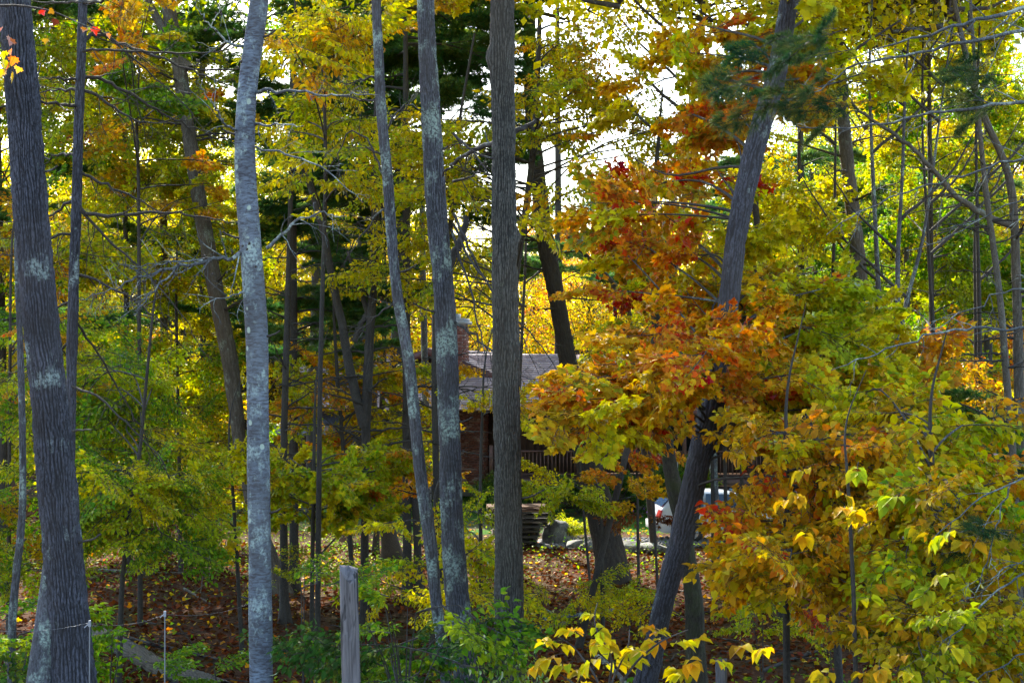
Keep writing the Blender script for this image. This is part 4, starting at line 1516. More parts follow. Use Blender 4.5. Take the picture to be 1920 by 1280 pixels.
log('fallen_log', [(120, 1175), (230, 1225), (420, 1310)], .15, .13, 'oakbrown', 'thick mossy log lying beside the big dark trunk', relief=.025, seg=96)
FB = 'branches lying on the leaf litter'
for ppx, r0, r1, bk, tw, lab in (
        ([(185, 1180), (260, 1205), (330, 1220), (460, 1250)], .045, .02, 'dark', 3, 'long dark fallen branch lying above the mossy log'),
        ([(185, 1072), (270, 1078), (345, 1076)], .05, .03, 'brown', 2, 'curved fallen branch on the litter between the dark trunk and the silvery trunk'),
        ([(345, 1105), (395, 1132)], .03, .015, 'brown', 2, 'short fallen stick pointing at the silvery trunk'),
        ([(1020, 1165), (1080, 1158), (1170, 1142)], .055, .03, 'grey', 3, 'pale fallen branch on the litter behind the yellow hickory leaves'),
        ([(1120, 1235), (1170, 1280), (1190, 1300)], .05, .035, 'grey', 2, 'grey fallen branch slanting down beneath the yellow hickory leaves'),
        ([(985, 1190), (1040, 1175), (1070, 1170)], .06, .04, 'brown', 1, 'thick fallen stick beside the furrowed straight trunk'),
        ([(1180, 1060), (1230, 1050), (1260, 1045)], .03, .015, 'brown', 3, 'thin dead branches lying by the gravel slab'),
        ([(150, 985), (215, 970), (235, 950)], .05, .03, 'deadgrey', 3, 'pale bent dead branch among green leaves right of the big dark trunk'),
        ([(1130, 1150), (1250, 1155), (1330, 1150)], .035, .02, 'dark', 3, 'dark fallen branch lying across the litter between the hickory and the leaning trunk'),
        ([(1350, 1225), (1480, 1225), (1580, 1235)], .03, .015, 'dark', 4, 'thin dark fallen branch under the yellow green thicket'),
        ([(1430, 1260), (1560, 1215), (1700, 1200)], .03, .015, 'dark', 4, 'thin dark branch arching low over the red leaves at the thicket foot'),
        ([(300, 955), (370, 965), (385, 990)], .06, .03, 'dark', 3, 'dark arched dead limb leaning to the thin dark trunk')):
    log('fallen_branch', ppx, r0, r1, bk, lab, 10, 'branch', 0, tw, group=FB)


# ------------------------------------------------------------------ large trunks near the camera
GN = 'tall trunks close in front'
T1 = Tree('maple_tree', 'largest dark furrowed trunk with bluish bark plates and pale lichen, slanting', 'tree', GN,
          [(24, -30, 60), (33, 60, 61), (45, 215, 61), (59, 430, 63), (81, 640, 63), (102, 855, 70), (115, 1000, 71), (127, 1130, 76), (137, 1280, 82)], 11.5, top=19,
          bark='furrow', seg=150, step=.016, relief=.024, flare=1.25, furrow=34)
# a smaller stem fused at its left foot
acc = Acc()
q = np.array([P(92, 1060, 11.5), P(84, 1170, 11.45), P(74, 1290, 11.4), P(70, 1400, 11.4)])
acc.tube(smooth_path(q, 30) - T1.base, np.linspace(.05, .14, 30), 20, cap=False)
link('root_flare', acc.mesh('root_flare', [BARK['grey']], True), T1.root)

T2 = Tree('dead_branched_pine', 'thin dark pine trunk with many bare dead branches beside the largest trunk', 'tree', GN,
          [(155, -20, 17), (154, 60, 18), (148, 215, 19), (142, 430, 19), (135, 640, 21), (131, 855, 21), (125, 1000, 22), (118, 1180, 23)], 14.0, top=17,
          bark='furrow', seg=48, step=.03, relief=.008, flare=1.2, furrow=16)
T3 = Tree('silver_barked_tree', 'pale silvery trunk dotted with round lichen spots, gently curved', 'tree', GN,
          [(490, -20, 34), (483, 40, 34), (468, 110, 36), (458, 215, 38), (457, 300, 39), (465, 400, 42), (472, 500, 42), (480, 600, 42), (484, 700, 42), (484, 855, 42), (486, 1000, 42), (491, 1280, 43)], 12.0, top=18,
          bark='smooth', seg=60, step=.03, relief=0, flare=1.15, bulges=((4.5, 4.7, .012, .05), (6.4, 4.2, .015, .05)))
T4 = Tree('leaning_grey_tree', 'slender bent grey trunk meeting the thicker grey trunk at its foot', 'tree', GN,
          [(704, -20, 20), (708, 60, 19), (714, 215, 20), (728, 340, 21), (733, 430, 22), (740, 520, 21), (748, 580, 22), (763, 640, 23), (772, 720, 22), (779, 800, 22), (786, 880, 24), (799, 960, 26), (808, 1020, 27), (818, 1130, 22), (838, 1280, 25)],
          14.2, top=16, bark='grey', seg=48, step=.03, relief=.007, flare=1.2, furrow=15)
T5 = Tree('grey_barked_tree', 'thick bluish grey ridged trunk with green lichen, standing beside the slender leaning one', 'tree', GN,
          [(797, -20, 35), (799, 60, 36), (808, 215, 38), (820, 430, 40), (832, 530, 41), (839, 640, 42), (842, 855, 42), (849, 1000, 46), (858, 1130, 46), (878, 1280, 48)], 14.6, top=19,
          bark='grey', seg=110, step=.018, relief=.013, flare=1.3, furrow=26)
T6 = Tree('oak_tree', 'straight dark furrowed trunk with a swollen knot at mid height, left of the pallets', 'tree', GN,
          [(941, -20, 48), (942, 60, 48), (943, 130, 46), (944, 215, 46), (946, 430, 47), (948, 640, 54), (950, 760, 51), (950, 855, 51), (953, 1000, 52), (957, 1280, 55)], 13.4, top=19,
          bark='oakbrown', seg=130, step=.017, relief=.02, flare=1.2, furrow=30,
          bulges=((4.5 + 60 / 2667 * 13.4, 2.2, .05, .2), (4.5 + 60 / 2667 * 13.4, -1.0, .04, .22), (7.6, .1, .04, .12), (5.9, 3.6, .05, .07)))
T8 = Tree('red_maple', 'dark rough trunk leaning right out of the orange and red leaves', 'tree', GN,
          [(1480, -10, 36), (1473, 60, 37), (1460, 130, 40), (1421, 250, 41), (1400, 350, 42), (1381, 425, 40), (1371, 530, 40), (1360, 616, 41), (1345, 700, 48), (1325, 800, 54), (1316, 850, 46), (1296, 920, 47), (1283, 1000, 52), (1251, 1100, 36), (1211, 1280, 42)],
          15.0, top=17, bark='furrow', seg=100, step=.02, relief=.015, flare=1.35, furrow=20, toplean=.25)
T7 = Tree('flared_oak', 'thick brown trunk with a wide flared base on the litter right of the pallets', 'tree', 'trunks in the middle distance',
          [(993, 60, 24), (996, 215, 27), (1018, 430, 33), (1040, 540, 33), (1058, 640, 32), (1082, 760, 44), (1098, 850, 48), (1118, 930, 56), (1137, 1000, 56), (1150, 1080, 62)], 32.5, top=21,
          bark='dark', seg=72, step=.05, relief=.03, flare=1.1, furrow=20)
T9 = Tree('mossy_maple', 'mossy trunk crossing behind the leaning red maple trunk', 'tree', 'trunks in the middle distance',
          [(1232, 640, 20), (1236, 740, 24), (1246, 800, 24), (1260, 900, 30), (1278, 980, 32), (1292, 1060, 33), (1302, 1130, 34), (1306, 1240, 38)], 20.5, top=9,
          bark='mossy', seg=56, step=.04, relief=.015, flare=1.25, furrow=14)
T10 = Tree('forked_oak', 'forked brown trunk behind the silvery trunk, slanting to the right as it comes down', 'tree', 'trunks in the middle distance',
           [(318, 30, 27), (335, 110, 29), (348, 215, 28), (362, 300, 27), (378, 400, 30), (396, 500, 30), (412, 580, 32), (425, 640, 34), (440, 740, 30), (451, 855, 22), (478, 960, 28), (520, 1100, 36)], 30.5, top=20,
           bark='brown', seg=48, step=.06, relief=.02, flare=1.5, furrow=14)
T10.limb([(352, 130), (310, 60), (285, 20), (265, -40)], .13, .06, bark='brown', seg=12, jitter=0)
T11 = Tree('thin_maple', 'thin dark upright trunk ending in a leafy mound, left of the silvery trunk', 'tree', 'thin dark trunks',
           [(379, 480, 11), (381, 640, 12), (383, 750, 11), (388, 855, 14), (393, 1010, 18)], 38.5, top=16, bark='dark', seg=16, flare=1.5)
T12 = Tree('thin_pine', 'thin dark pine trunk with whorls of dead twigs right of the silvery trunk', 'tree', 'thin dark trunks',
           [(545, 380, 9), (541, 500, 10), (537, 640, 12), (533, 800, 13), (530, 880, 14), (533, 1100, 16)], 27, top=17, bark='dark', seg=16)
T13 = Tree('twin_stemmed_maple', 'dark trunk dividing into two crooked stems between the silvery and slender grey trunks', 'tree', 'trunks in the middle distance',
           [(703, 440, 15), (701, 540, 17), (694, 600, 18), (690, 690, 19), (688, 760, 20), (684, 860, 17), (684, 1000, 15), (683, 1150, 17)], 27, top=16, bark='dark', seg=28, step=.08, relief=.012)
T13.limb([(684, 800), (668, 745), (655, 690), (640, 600), (622, 520), (606, 430), (575, 330), (560, 290)], .1, .05, bark='dark', seg=12, jitter=.01)
T13.limb([(664, 640), (680, 600), (700, 570)], .06, .04, bark='dark', seg=8)
T13.limb([(652, 470), (668, 520), (690, 590)], .03, .05, bark='dark', seg=8)
T14 = Tree('short_dark_maple', 'dark crooked trunk with wide foot behind the yellow spray at the lawn edge', 'tree', 'trunks in the middle distance',
           [(700, 780, 18), (708, 860, 20), (718, 930, 24), (728, 1000, 26), (740, 1055, 32)], 36, top=12, bark='dark', seg=20, flare=1.4)
T15 = Tree('thin_tree', 'thin dark trunk just left of the slender leaning grey trunk', 'tree', 'thin dark trunks',
           [(772, 860, 11), (777, 930, 13), (782, 1000, 14), (786, 1110, 16)], 29, top=9, bark='dark', seg=16)
T16 = Tree('thin_tree', 'very dark thin trunk half hidden behind the thick bluish grey trunk', 'tree', 'thin dark trunks',
           [(850, 380, 10), (836, 500, 11), (814, 640, 12), (816, 800, 13), (818, 900, 13), (824, 1050, 14)], 26, top=11, bark='dark', seg=16)
T17 = Tree('right_oak', 'dark brown upright trunk behind the yellow maple leaves at the right', 'tree', 'trunks in the middle distance',
           [(1565, 20, 22), (1576, 150, 23), (1583, 240, 24), (1592, 340, 27), (1603, 430, 30), (1613, 530, 31), (1622, 640, 34), (1630, 720, 34), (1640, 860, 34), (1642, 1000, 38)], 29, top=21,
           bark='brown', seg=44, step=.06, relief=.02, flare=1.4, furrow=14)
T18 = Tree('far_right_maple', 'dark lichened trunk at the far right with a long limb arching left', 'tree', 'trunks in the middle distance',
           [(1826, 170, 12), (1845, 225, 14), (1880, 290, 15), (1897, 330, 15), (1903, 430, 17), (1908, 600, 19), (1914, 900, 21)], 24, top=15, bark='brown', seg=24, step=.08, relief=.01)
T18.limb([(1906, 425), (1855, 410), (1795, 370), (1760, 330), (1715, 280), (1660, 240), (1600, 200), (1580, 165)], .062, .02, twg=10, bark='brown', seg=10, twl=1.2)
T19 = Tree('lichened_tree', 'crooked lichen-spotted thin trunk at the far right, left of the dark maple', 'tree', 'thin dark trunks',
           [(1832, 180, 8), (1838, 260, 9), (1850, 370, 10), (1860, 440, 11), (1870, 520, 12), (1878, 580, 12), (1884, 660, 13), (1890, 740, 14), (1897, 828, 15), (1900, 900, 16)], 21, top=12, bark='brown', seg=20)
T20 = Tree('thin_tree', 'thin dark trunk between the leaning red maple and the green maple leaves', 'tree', 'thin dark trunks',
           [(1414, 330, 11), (1418, 430, 12), (1430, 500, 13), (1445, 600, 15), (1452, 760, 16)], 27, top=15, bark='dark', seg=16)
T21 = Tree('edge_sapling', 'slim grey trunk standing left of the largest dark trunk', 'tree', 'thin dark trunks',
           [(30, 480, 9), (38, 640, 12), (43, 855, 13), (43, 960, 14), (32, 1060, 15), (22, 1160, 15), (22, 1280, 17)], 13, top=7.5, bark='grey', seg=28, step=.04, relief=.006)
for k, (pts, d, lab) in enumerate((
        ([(1640, 400, 8), (1648, 560, 10), (1652, 700, 12), (1655, 840, 12)], 27, 'thin bluish trunk close right of the brown upright trunk'),
        ([(1690, 380, 7), (1682, 480, 9), (1684, 560, 10), (1681, 660, 10), (1678, 760, 11)], 26, 'thin grey forked trunk with a branch rising to the right'),
        ([(1735, 430, 6), (1716, 510, 8), (1696, 570, 8), (1684, 650, 8), (1680, 750, 9)], 26.5, 'slanting thin grey stem meeting the thin forked trunk'),
        ([(1745, 540, 7), (1752, 640, 8), (1750, 760, 9), (1752, 860, 10)], 28, 'thin dark trunk among orange leaves at the right'),
        ([(1836, 560, 8), (1838, 700, 9), (1842, 850, 10)], 29, 'thin dark stem left of the crooked lichen-spotted trunk'),
        ([(1565, 420, 6), (1560, 560, 7), (1562, 700, 8)], 28, 'very thin trunk left of the brown upright trunk'),
        ([(1308, 430, 5), (1318, 520, 6), (1330, 600, 7), (1335, 720, 8)], 30, 'thin bluish stem glimpsed left of the leaning red maple'),
        ([(1280, 420, 14), (1268, 500, 15), (1240, 590, 13), (1215, 680, 12)], 24, 'dark crooked stem rising behind the red leaves'),
        ([(975, 700, 6), (978, 640, 6), (985, 500, 5)], 45, 'very thin straight stem right of the furrowed trunk'),
        ([(790, 360, 10), (793, 520, 12), (797, 700, 13)], 40, 'dim bluish trunk between the two grey trunks'),
        ([(1140, 460, 6), (1152, 560, 7), (1158, 660, 7)], 60, 'thin trunk in front of the glowing yellow wood'),
        ([(720, 500, 9), (722, 620, 10), (716, 760, 11)], 38, 'dim brown trunk left of the slender grey trunk'))):
    t = Tree('slim_tree', lab, 'tree', 'slim trees of the wood', pts, d, top=pts and 13, bark='grey' if k in (0, 1, 2, 6, 9) else 'dark', seg=12, flare=1.3)
    for _ in range(3):
        z = random.uniform(6, 11); st, rr = t.at(z); a = random.choice((-1, 1))
        l = random.uniform(1, 2.4)
        t.limb_w(np.array([st, st + [a * l * .5, 0, l * .45], st + [a * l * .9, .2, l * 1.1]]), .035, .008, twg=4, twl=.8)
    if k != 8: t.crown(max(random.uniform(12, 14), 4.5 + .27 * d + 2.2), random.uniform(2, 2.6), [('yellow', 2), ('lime', 2), ('green', 1)], 1)

# ---------------------------------------------------------------- bare dead branches
DB = 'deadgrey'
for pts, r0, tw in (([(155, 78), (180, 60), (240, 90), (330, 118), (420, 158), (445, 168)], .022, 12), ([(152, 145), (190, 144), (240, 175), (300, 210), (350, 235), (420, 260), (470, 285)], .02, 14),
                    ([(150, 170), (175, 172), (215, 205), (262, 230), (310, 228), (340, 215)], .018, 12), ([(146, 148), (110, 146), (75, 147)], .016, 5), ([(146, 170), (105, 169), (60, 168)], .016, 6),
                    ([(144, 198), (105, 195), (60, 192), (20, 196)], .02, 7), ([(140, 320), (160, 325), (210, 355), (270, 378), (330, 420)], .018, 12), ([(138, 370), (165, 405), (210, 403), (300, 398), (380, 405), (450, 422), (480, 430)], .022, 12),
                    ([(148, 98), (190, 92), (260, 96), (330, 99), (420, 96), (460, 80)], .015, 10), ([(150, 4), (120, 6), (60, 2)], .02, 5), ([(156, 5), (200, 2), (260, -12)], .02, 5),
                    ([(134, 510), (180, 525), (250, 560), (320, 620), (360, 670)], .016, 14), ([(133, 590), (170, 640), (230, 740), (290, 850), (310, 880)], .014, 12),
                    ([(134, 640), (100, 660), (40, 690), (0, 720)], .014, 8), ([(136, 560), (90, 590), (30, 640)], .014, 8), ([(140, 430), (100, 445), (40, 475), (-20, 480)], .016, 8),
                    ([(140, 375), (100, 400), (50, 420), (0, 415)], .016, 8), ([(138, 290), (110, 290), (80, 300), (30, 330)], .014, 6), ([(130, 720), (170, 735), (240, 790), (330, 900)], .014, 12),
                    ([(130, 805), (160, 806), (172, 806)], .014, 1), ([(140, 380), (190, 440), (260, 500), (330, 570), (380, 660)], .016, 14), ([(145, 30), (190, 60), (300, 150), (400, 260)], .012, 10)):
    T2.limb(pts, r0, .0035, dd=random.uniform(-1.2, 1.2), twg=tw, bark='dark', twl=.55, up=-.3)
for pts, r0, tw in (([(500, 465), (530, 440), (560, 412), (600, 400), (650, 405)], .016, 8), ([(480, 470), (455, 470), (440, 480), (380, 490), (330, 500), (260, 520), (200, 545), (150, 562)], .02, 22),
                    ([(340, 497), (300, 530), (262, 575), (250, 590)], .009, 8), ([(380, 488), (300, 492), (240, 505)], .009, 8),
                    ([(478, 172), (500, 168), (560, 172), (610, 180), (650, 176), (710, 178)], .016, 6), ([(462, 85), (440, 85), (415, 70), (390, 40), (360, 0)], .014, 4), ([(447, 243), (425, 238), (405, 210), (395, 185), (370, 160)], .012, 4),
                    ([(478, 232), (520, 234), (570, 236)], .012, 3), ([(480, 275), (540, 290), (600, 310), (680, 380)], .01, 6), ([(465, 545), (420, 560), (380, 570)], .009, 6)):
    T3.limb(pts, r0, .003, dd=random.uniform(-.8, .2), twg=tw, bark='deadgrey', twl=.45)
for T, lst in ((T3, ((4.9, 1), (6.6, -1), (3.4, 1), (7.4, 1), (5.7, -1), (2.7, -1))), (T5, ((5.2, -1), (6.9, 1), (4.1, 1))), (T1, ((6.2, 1), (3.2, 1))), (T4, ((5.6, 1), (6.8, -1), (3.8, -1))), (T6, ((6.6, -1), (3.4, 1)))):
    for z, sg in lst:
        c, rr = T.at(z); l = random.uniform(.05, .22)
        T.limb_w(np.array([c, c + [sg * (rr + l * .5), -.03, l * .25], c + [sg * (rr + l), -.05, l * .55]]), .013, .007, 0, 'twig', 6, 'branch_stub', jitter=.002)
# cones hang along the silvery tree's bare branch
cone = Acc()
v_, f_ = ICO1
cone.add(v_ * [.009, .009, .016], f_)
cme = cone.mesh('cone', [BARK['dark']])
for k in range(90):
    px = 160 + 320 * random.random() ** .8 if k < 62 else random.uniform(360, 470)
    py = (470 + (480 - px) * .28 + random.uniform(-18, 32)) if k < 62 else random.uniform(20, 130)
    p = P(px, py, 11.6 + random.uniform(-.5, .5))
    o = link('cone', cme, T3.root, tuple(p - T3.base)); o.rotation_euler = (random.uniform(-.8, .8), random.uniform(-.8, .8), 0)
T5.limb([(840, 500), (862, 455), (870, 430), (875, 405)], .05, .03, bark='dark', seg=8, d_off=.4, jitter=.01)
for pts in ([(850, 400), (880, 470), (930, 560), (990, 620), (1045, 690), (1075, 740)], [(850, 420), (890, 500), (960, 600), (1010, 700)], [(846, 430), (880, 540), (905, 640), (915, 720)], [(850, 600), (900, 640), (960, 690), (1005, 720)],
            [(850, 340), (890, 330), (915, 290)], [(850, 250), (900, 300), (940, 370)]):
    T5.limb(pts, .016, .003, dd=-.9, twg=9, bark='twig', twl=.5, up=-.3)
for pts in ([(700, 145), (665, 155), (640, 160)], [(705, 190), (660, 185), (630, 178)], [(720, 330), (690, 260), (655, 240), (630, 300), (650, 370)], [(735, 380), (690, 420), (640, 500)], [(745, 560), (700, 600), (650, 640)],
            [(720, 250), (760, 190), (800, 215)]):
    T4.limb(pts, .012, .003, dd=.3, twg=8, bark='twig', twl=.5)
T6.limb([(950, 250), (990, 238), (1005, 225)], .03, .02, bark='twig', d_off=.2)
T6.limb([(935, 265), (890, 280), (850, 305), (830, 330)], .03, .01, bark='twig', dd=1, twg=6)
# thickets of dead twigs on the dark thin trees
for T, n, zr, l in ((T12, 34, (1.8, 9), 1.6), (T13, 26, (2.5, 8.5), 1.5), (T16, 20, (2.2, 8), 1.4), (T15, 12, (1.2, 5), 1.1), (T11, 20, (2, 8), 1.4), (T7, 14, (6, 12), 2.4), (T10, 16, (6, 13), 2.2), (T17, 16, (5, 12), 2.2), (T19, 26, (2.5, 8), 1.3), (T20, 12, (4, 9), 1.5), (T18, 16, (3, 8), 1.5)):
    for k in range(n):
        z = random.uniform(*zr); st, rr = T.at(z); a = random.uniform(0, 6.28); ll = l * random.uniform(.5, 1.2)
        e = np.array([math.cos(a), math.sin(a) * .6, random.uniform(-.15, .35)])
        T.limb_w(np.array([st, st + e * ll * .5 + [0, 0, .05], st + e * ll]), min(.03, rr * .35), .004, twg=6, bark='dark', twl=.45, seg=5)

# ------------------------------------------------------------------ the pine just right of the view whose limbs reach in
TP = Tree('white_pine', 'white pine whose lichened limbs and needle tufts reach in from the right edge', 'tree', None,
          [(2150, 0, 80), (2150, 500, 86), (2150, 1200, 95)], 9.5, top=15, bark='grey', seg=30, step=.1, relief=.01)
for pts, r0, tw, dd in (([(2150, -5), (1920, 14), (1830, 40), (1740, 66), (1700, 78), (1640, 96), (1590, 112)], .032, 14, .6), ([(2150, 20), (1920, 52), (1850, 76), (1750, 95), (1680, 105), (1600, 118), (1520, 180), (1460, 210)], .025, 16, .8),
                        ([(2150, 150), (1920, 190), (1850, 202), (1750, 212), (1680, 228), (1620, 240), (1560, 243), (1440, 240)], .022, 12, .9), ([(2150, 260), (1920, 297), (1860, 312), (1780, 333), (1700, 360), (1640, 385), (1580, 415), (1550, 440)], .016, 12, .7),
                        ([(2150, 600), (1920, 613), (1830, 617), (1760, 621), (1700, 641), (1640, 663), (1600, 680), (1558, 694)], .02, 10, .5), ([(2150, 470), (1920, 537), (1850, 562), (1790, 590), (1740, 620)], .012, 8, .4),
                        ([(2150, 800), (1920, 893), (1860, 920), (1800, 960), (1745, 1015)], .014, 5, 0), ([(1895, 905), (1870, 985), (1855, 1040), (1830, 1110)], .008, 5, 0),
                        ([(2150, 1000), (1920, 1072), (1850, 1120), (1810, 1165), (1770, 1215), (1740, 1280), (1720, 1330)], .014, 8, 0), ([(2150, 1150), (1920, 1225), (1870, 1250), (1800, 1290)], .012, 4, 0),
                        ([(1920, 1050), (1890, 1060), (1860, 1085)], .006, 2, 0), ([(2150, 330), (1920, 372), (1860, 395), (1780, 450), (1700, 470)], .01, 8, 1)):
    TP.limb(pts, r0 * .75, .003, dd=dd, twg=tw, bark='deadgrey', twl=.4)
for (x0, y0, x1, y1), n in (((1400, 50, 1640, 180), 9), ((1380, 150, 1560, 240), 4), ((1850, 90, 1930, 190), 6), ((1540, 170, 1660, 230), 4), ((1850, 930, 1940, 1060), 6), ((1780, 800, 1900, 860), 0)):
    for k in range(n):
        px = random.uniform(x0, x1); py = random.uniform(y0, y1)
        b = P(px, py, 10 + random.uniform(-.4, .4))
        put_spray(TP.root, TP.base, b, -PI / 2 + random.uniform(-.8, .8), 'needle', 'needle', .55, pitch=random.uniform(-.7, .1), name='needle_spray')

# ------------------------------------------------------------------ foliage on the trees above
Y, G_, O, RD, OL, LI, GR, AU = 'yellow', 'gold', 'orange', 'red', 'olive', 'lime', 'green', 'autumn'
def maple_pal(px, py):
    """the red maple turns from red at its upper left to yellow at its right"""
    if px > 1480: return [(Y, 4), (LI, 3), (AU, 1)]
    if py < 200: return [(Y, 3), (G_, 2), (O, 1), (AU, 1.5), (OL, 1)]
    if py < 330: return [(O, 2), (AU, 4), (RD, .5), (OL, 1)]
    if py < 560: return [(O, 3), (AU, 4), (RD, .8), (Y, 1)] if px < 1330 else [(Y, 4), (OL, 2)]
    if py < 760: return [(O, 2), (AU, 6), (G_, 2.5)] if px < 1420 else [(G_, 2), (AU, 2), (Y, 3)]
    return [(AU, 2), (Y, 2), (G_, 2), (OL, 2)]


bud = [300]
T8.foliage((1010, 745, 1170, 800), (11.6, 13.0), 6, 5, 'maple', maple_pal, .95, r0=.016, indiv=bud, rise=.1)
T8.foliage((1100, 645, 1420, 720), (11.6, 13.0), 9, 5, 'maple', maple_pal, .95, r0=.016, indiv=bud, rise=.1)
T8.foliage((1060, 715, 1240, 785), (12, 14), 6, 4, 'maple', maple_pal, .95, r0=.016, rise=.1)
T8.foliage((1100, 610, 1380, 720), (12, 14), 11, 6, 'maple', maple_pal, .95, r0=.016, rise=.1)
T8.foliage((1400, 590, 1580, 790), (12, 15), 16, 6, 'maple', maple_pal, .95, r0=.016, rise=.1)
T8.foliage((1450, 780, 1580, 900), (12.5, 15), 8, 6, 'maple', maple_pal, .95, r0=.016, rise=.1)
T8.foliage((1000, 300, 1180, 420), (15, 18), 4, 5, 'maple', maple_pal, 1.0, r0=.015)
T8.foliage((1060, 400, 1420, 640), (15.7, 20), 17, 5, 'maple', maple_pal, 1.0, r0=.015)
T8.foliage((1230, 120, 1440, 300), (15, 18), 6, 6, 'maple', maple_pal, 1.0, r0=.015)
T8.foliage((1060, 190, 1420, 600), (15.7, 21), 26, 5, 'maple', maple_pal, 1.1, r0=.02, rise=.25)
T8.foliage((1290, 20, 1640, 190), (15.6, 19), 22, 7, 'maple', maple_pal, 1.1, r0=.02)
T8.foliage((1400, 500, 1660, 700), (15.6, 18), 30, 7, 'maple', maple_pal, 1.1, r0=.02)
T8.foliage((1180, -260, 1700, -60), (13, 20), 14, 6, 'maple', maple_pal, 1.4, r0=.03)
T8.crown(15.5, 3.0, [(O, 1), (Y, 1)], 2, 1.0)

# low golden beech and the olive thicket at the right
TB = Tree('golden_beech', 'young beech with dense golden leaves in front of the white car', 'tree', None,
          [(1476, 900, 9), (1474, 1100, 12), (1475, 1280, 14)], 12, top=5.2, bark='dark', seg=20, step=.05)
bb = [300]
def gold_pal(px, py):
    if px > 1620: return [(OL, 2), (Y, 3), (LI, 1.5)]
    return [(G_, 4), (Y, 2), (OL, 2), (AU, 1), (O, .5)] if py > 850 else [(Y, 2), (OL, 2), (G_, 3), (AU, 1.5), (O, .6)]
TB.foliage((1430, 1010, 1580, 1120), (10.4, 11.6), 14, 6, 'beech', gold_pal, .95, r0=.014, indiv=bb, rise=.1)
TB.foliage((1370, 925, 1480, 990), (11, 12), 5, 3, 'beech', [(G_, 2), (AU, 1)], .85, r0=.01, rise=.1)
TB.foliage((1450, 800, 1520, 890), (11.5, 14), 9, 6, 'beech', gold_pal, .9, r0=.014, rise=.1)
TB.foliage((1440, 790, 1700, 1090), (11, 13.5), 36, 7, 'beech', gold_pal, 1.0, r0=.014, rise=.1)
TC = Tree('olive_beech', 'broad young beech with olive green and yellow leaves filling the lower right', 'tree', None,
          [(1750, 900, 10), (1752, 1100, 12), (1756, 1280, 15)], 11, top=5.0, bark='dark', seg=20, step=.05)
def olive_pal(px, py):
    return [(OL, 4), (LI, 1.6), (GR, .7), (Y, 1.4)] if py > 880 else [(LI, 2), (Y, 3), (OL, 2)]
TC.foliage((1640, 900, 1900, 1240), (9.4, 12), 38, 7, 'beech', olive_pal, .95, r0=.014, rise=.1)
TC.foliage((1600, 740, 1920, 930), (12, 15), 26, 7, 'beech', [(Y, 3), (G_, 2), (LI, 1), (OL, 1)], 1.0, r0=.014, rise=.1)
TD = Tree('yellow_beech', 'slender beech with arching stem and yellow leaves behind the golden beech', 'tree', None,
          [(1420, 520, 7), (1500, 720, 9), (1540, 800, 10), (1555, 900, 12), (1560, 1000, 14)], 17, top=6.4, bark='dark', seg=16, step=.08)
TD.foliage((1420, 660, 1720, 900), (15, 19), 40, 7, 'maple', [(Y, 4), (OL, 2), (LI, 1.5), (O, .8)], 1.1, r0=.016, rise=.15)
TD.limb([(1505, 780), (1560, 850), (1570, 900), (1590, 960)], .04, .012, bark='dark', twg=4, d_off=-4)

# yellow hickory in front at the bottom: each big leaflet its own leaf
TH = root('hickory_sapling', 'low hickory sapling with big bright yellow leaflets in front of the straight furrowed trunk', 'sapling', tuple(np.array([P(1130, 1330, 8.6)[0], 8.6, 0]) + [0, 0, g1(P(1130, 1330, 8.6)[0], 8.6)]), None)
hb = np.array(TH.location)
HL = {k: [leaf_mesh('leaf', T_BROAD, LEAF[k], (i + .5) / 5) for i in range(5)] for k in ('yellow', 'gold', 'olive', 'lime')}
def hickory_leaf(par, base, q, yaw, pitch, sc, keys=('yellow', 'yellow', 'gold', 'olive')):
    stm, pos, dr, sz = random.choice(HICK)
    E = Euler((pitch, random.gauss(0, .25), -yaw)).to_matrix(); R = np.array(E)
    o = link('leaf_stalk', stm, par, tuple(q - base)); o.rotation_euler = E.to_euler(); o.scale = (sc,) * 3
    key = random.choice(keys)
    for i in range(len(pos)):
        d = dr[i] / np.linalg.norm(dr[i]); nrm = np.array([random.gauss(0, .2), random.gauss(0, .2), 1.0])
        x = np.cross(d, nrm); x /= np.linalg.norm(x); z = np.cross(x, d)
        M = R @ (np.stack([x, d, z], 1) * sz[i] * sc)
        p = R @ (pos[i] * sc) + q - base
        lo = bpy.data.objects.new('leaf', random.choice(HL[key])); lo.parent = par
        lo.matrix_local = Matrix(((*M[0], p[0]), (*M[1], p[1]), (*M[2], p[2]), (0, 0, 0, 1)))
        COL.objects.link(lo)


stems = [[(1130, 1330), (1120, 1270), (1075, 1210), (1040, 1190)], [(1135, 1330), (1150, 1230), (1110, 1170), (1120, 1130)], [(1135, 1330), (1190, 1240), (1240, 1200), (1290, 1180)], [(1130, 1330), (1090, 1290), (1030, 1250), (1000, 1240)],
         [(1130, 1330), (1150, 1270), (1180, 1210), (1180, 1180)]]
for st in stems:
    q = smooth_path(np.array([P(a, b, 8.6 + .15 * random.gauss(0, 1)) for a, b in st]), 14)
    acc = Acc(); acc.tube(q - hb, np.linspace(.009, .003, 14), 6, cap=False)
    stt = link('stem', acc.mesh('stem', [BARK['twig']], True), TH)
for px, py in [(1040, 1200), (1060, 1225), (1010, 1245), (1085, 1240), (1100, 1210), (1120, 1245), (1150, 1215), (1165, 1240), (1190, 1205), (1045, 1262), (1090, 1268), (1130, 1150), (1105, 1165), (1150, 1180), (1080, 1180), (1015, 1275), (1225, 1190),
               (1250, 1205), (1200, 1175), (1065, 1290), (1160, 1195), (1140, 1225), (1020, 1210), (1215, 1225), (1095, 1190)]:
    hickory_leaf(TH, hb, P(px, py, 8.6 + random.uniform(-.35, .35)), random.uniform(0, 6.28), random.uniform(-.6, .25), random.uniform(.5, .72))
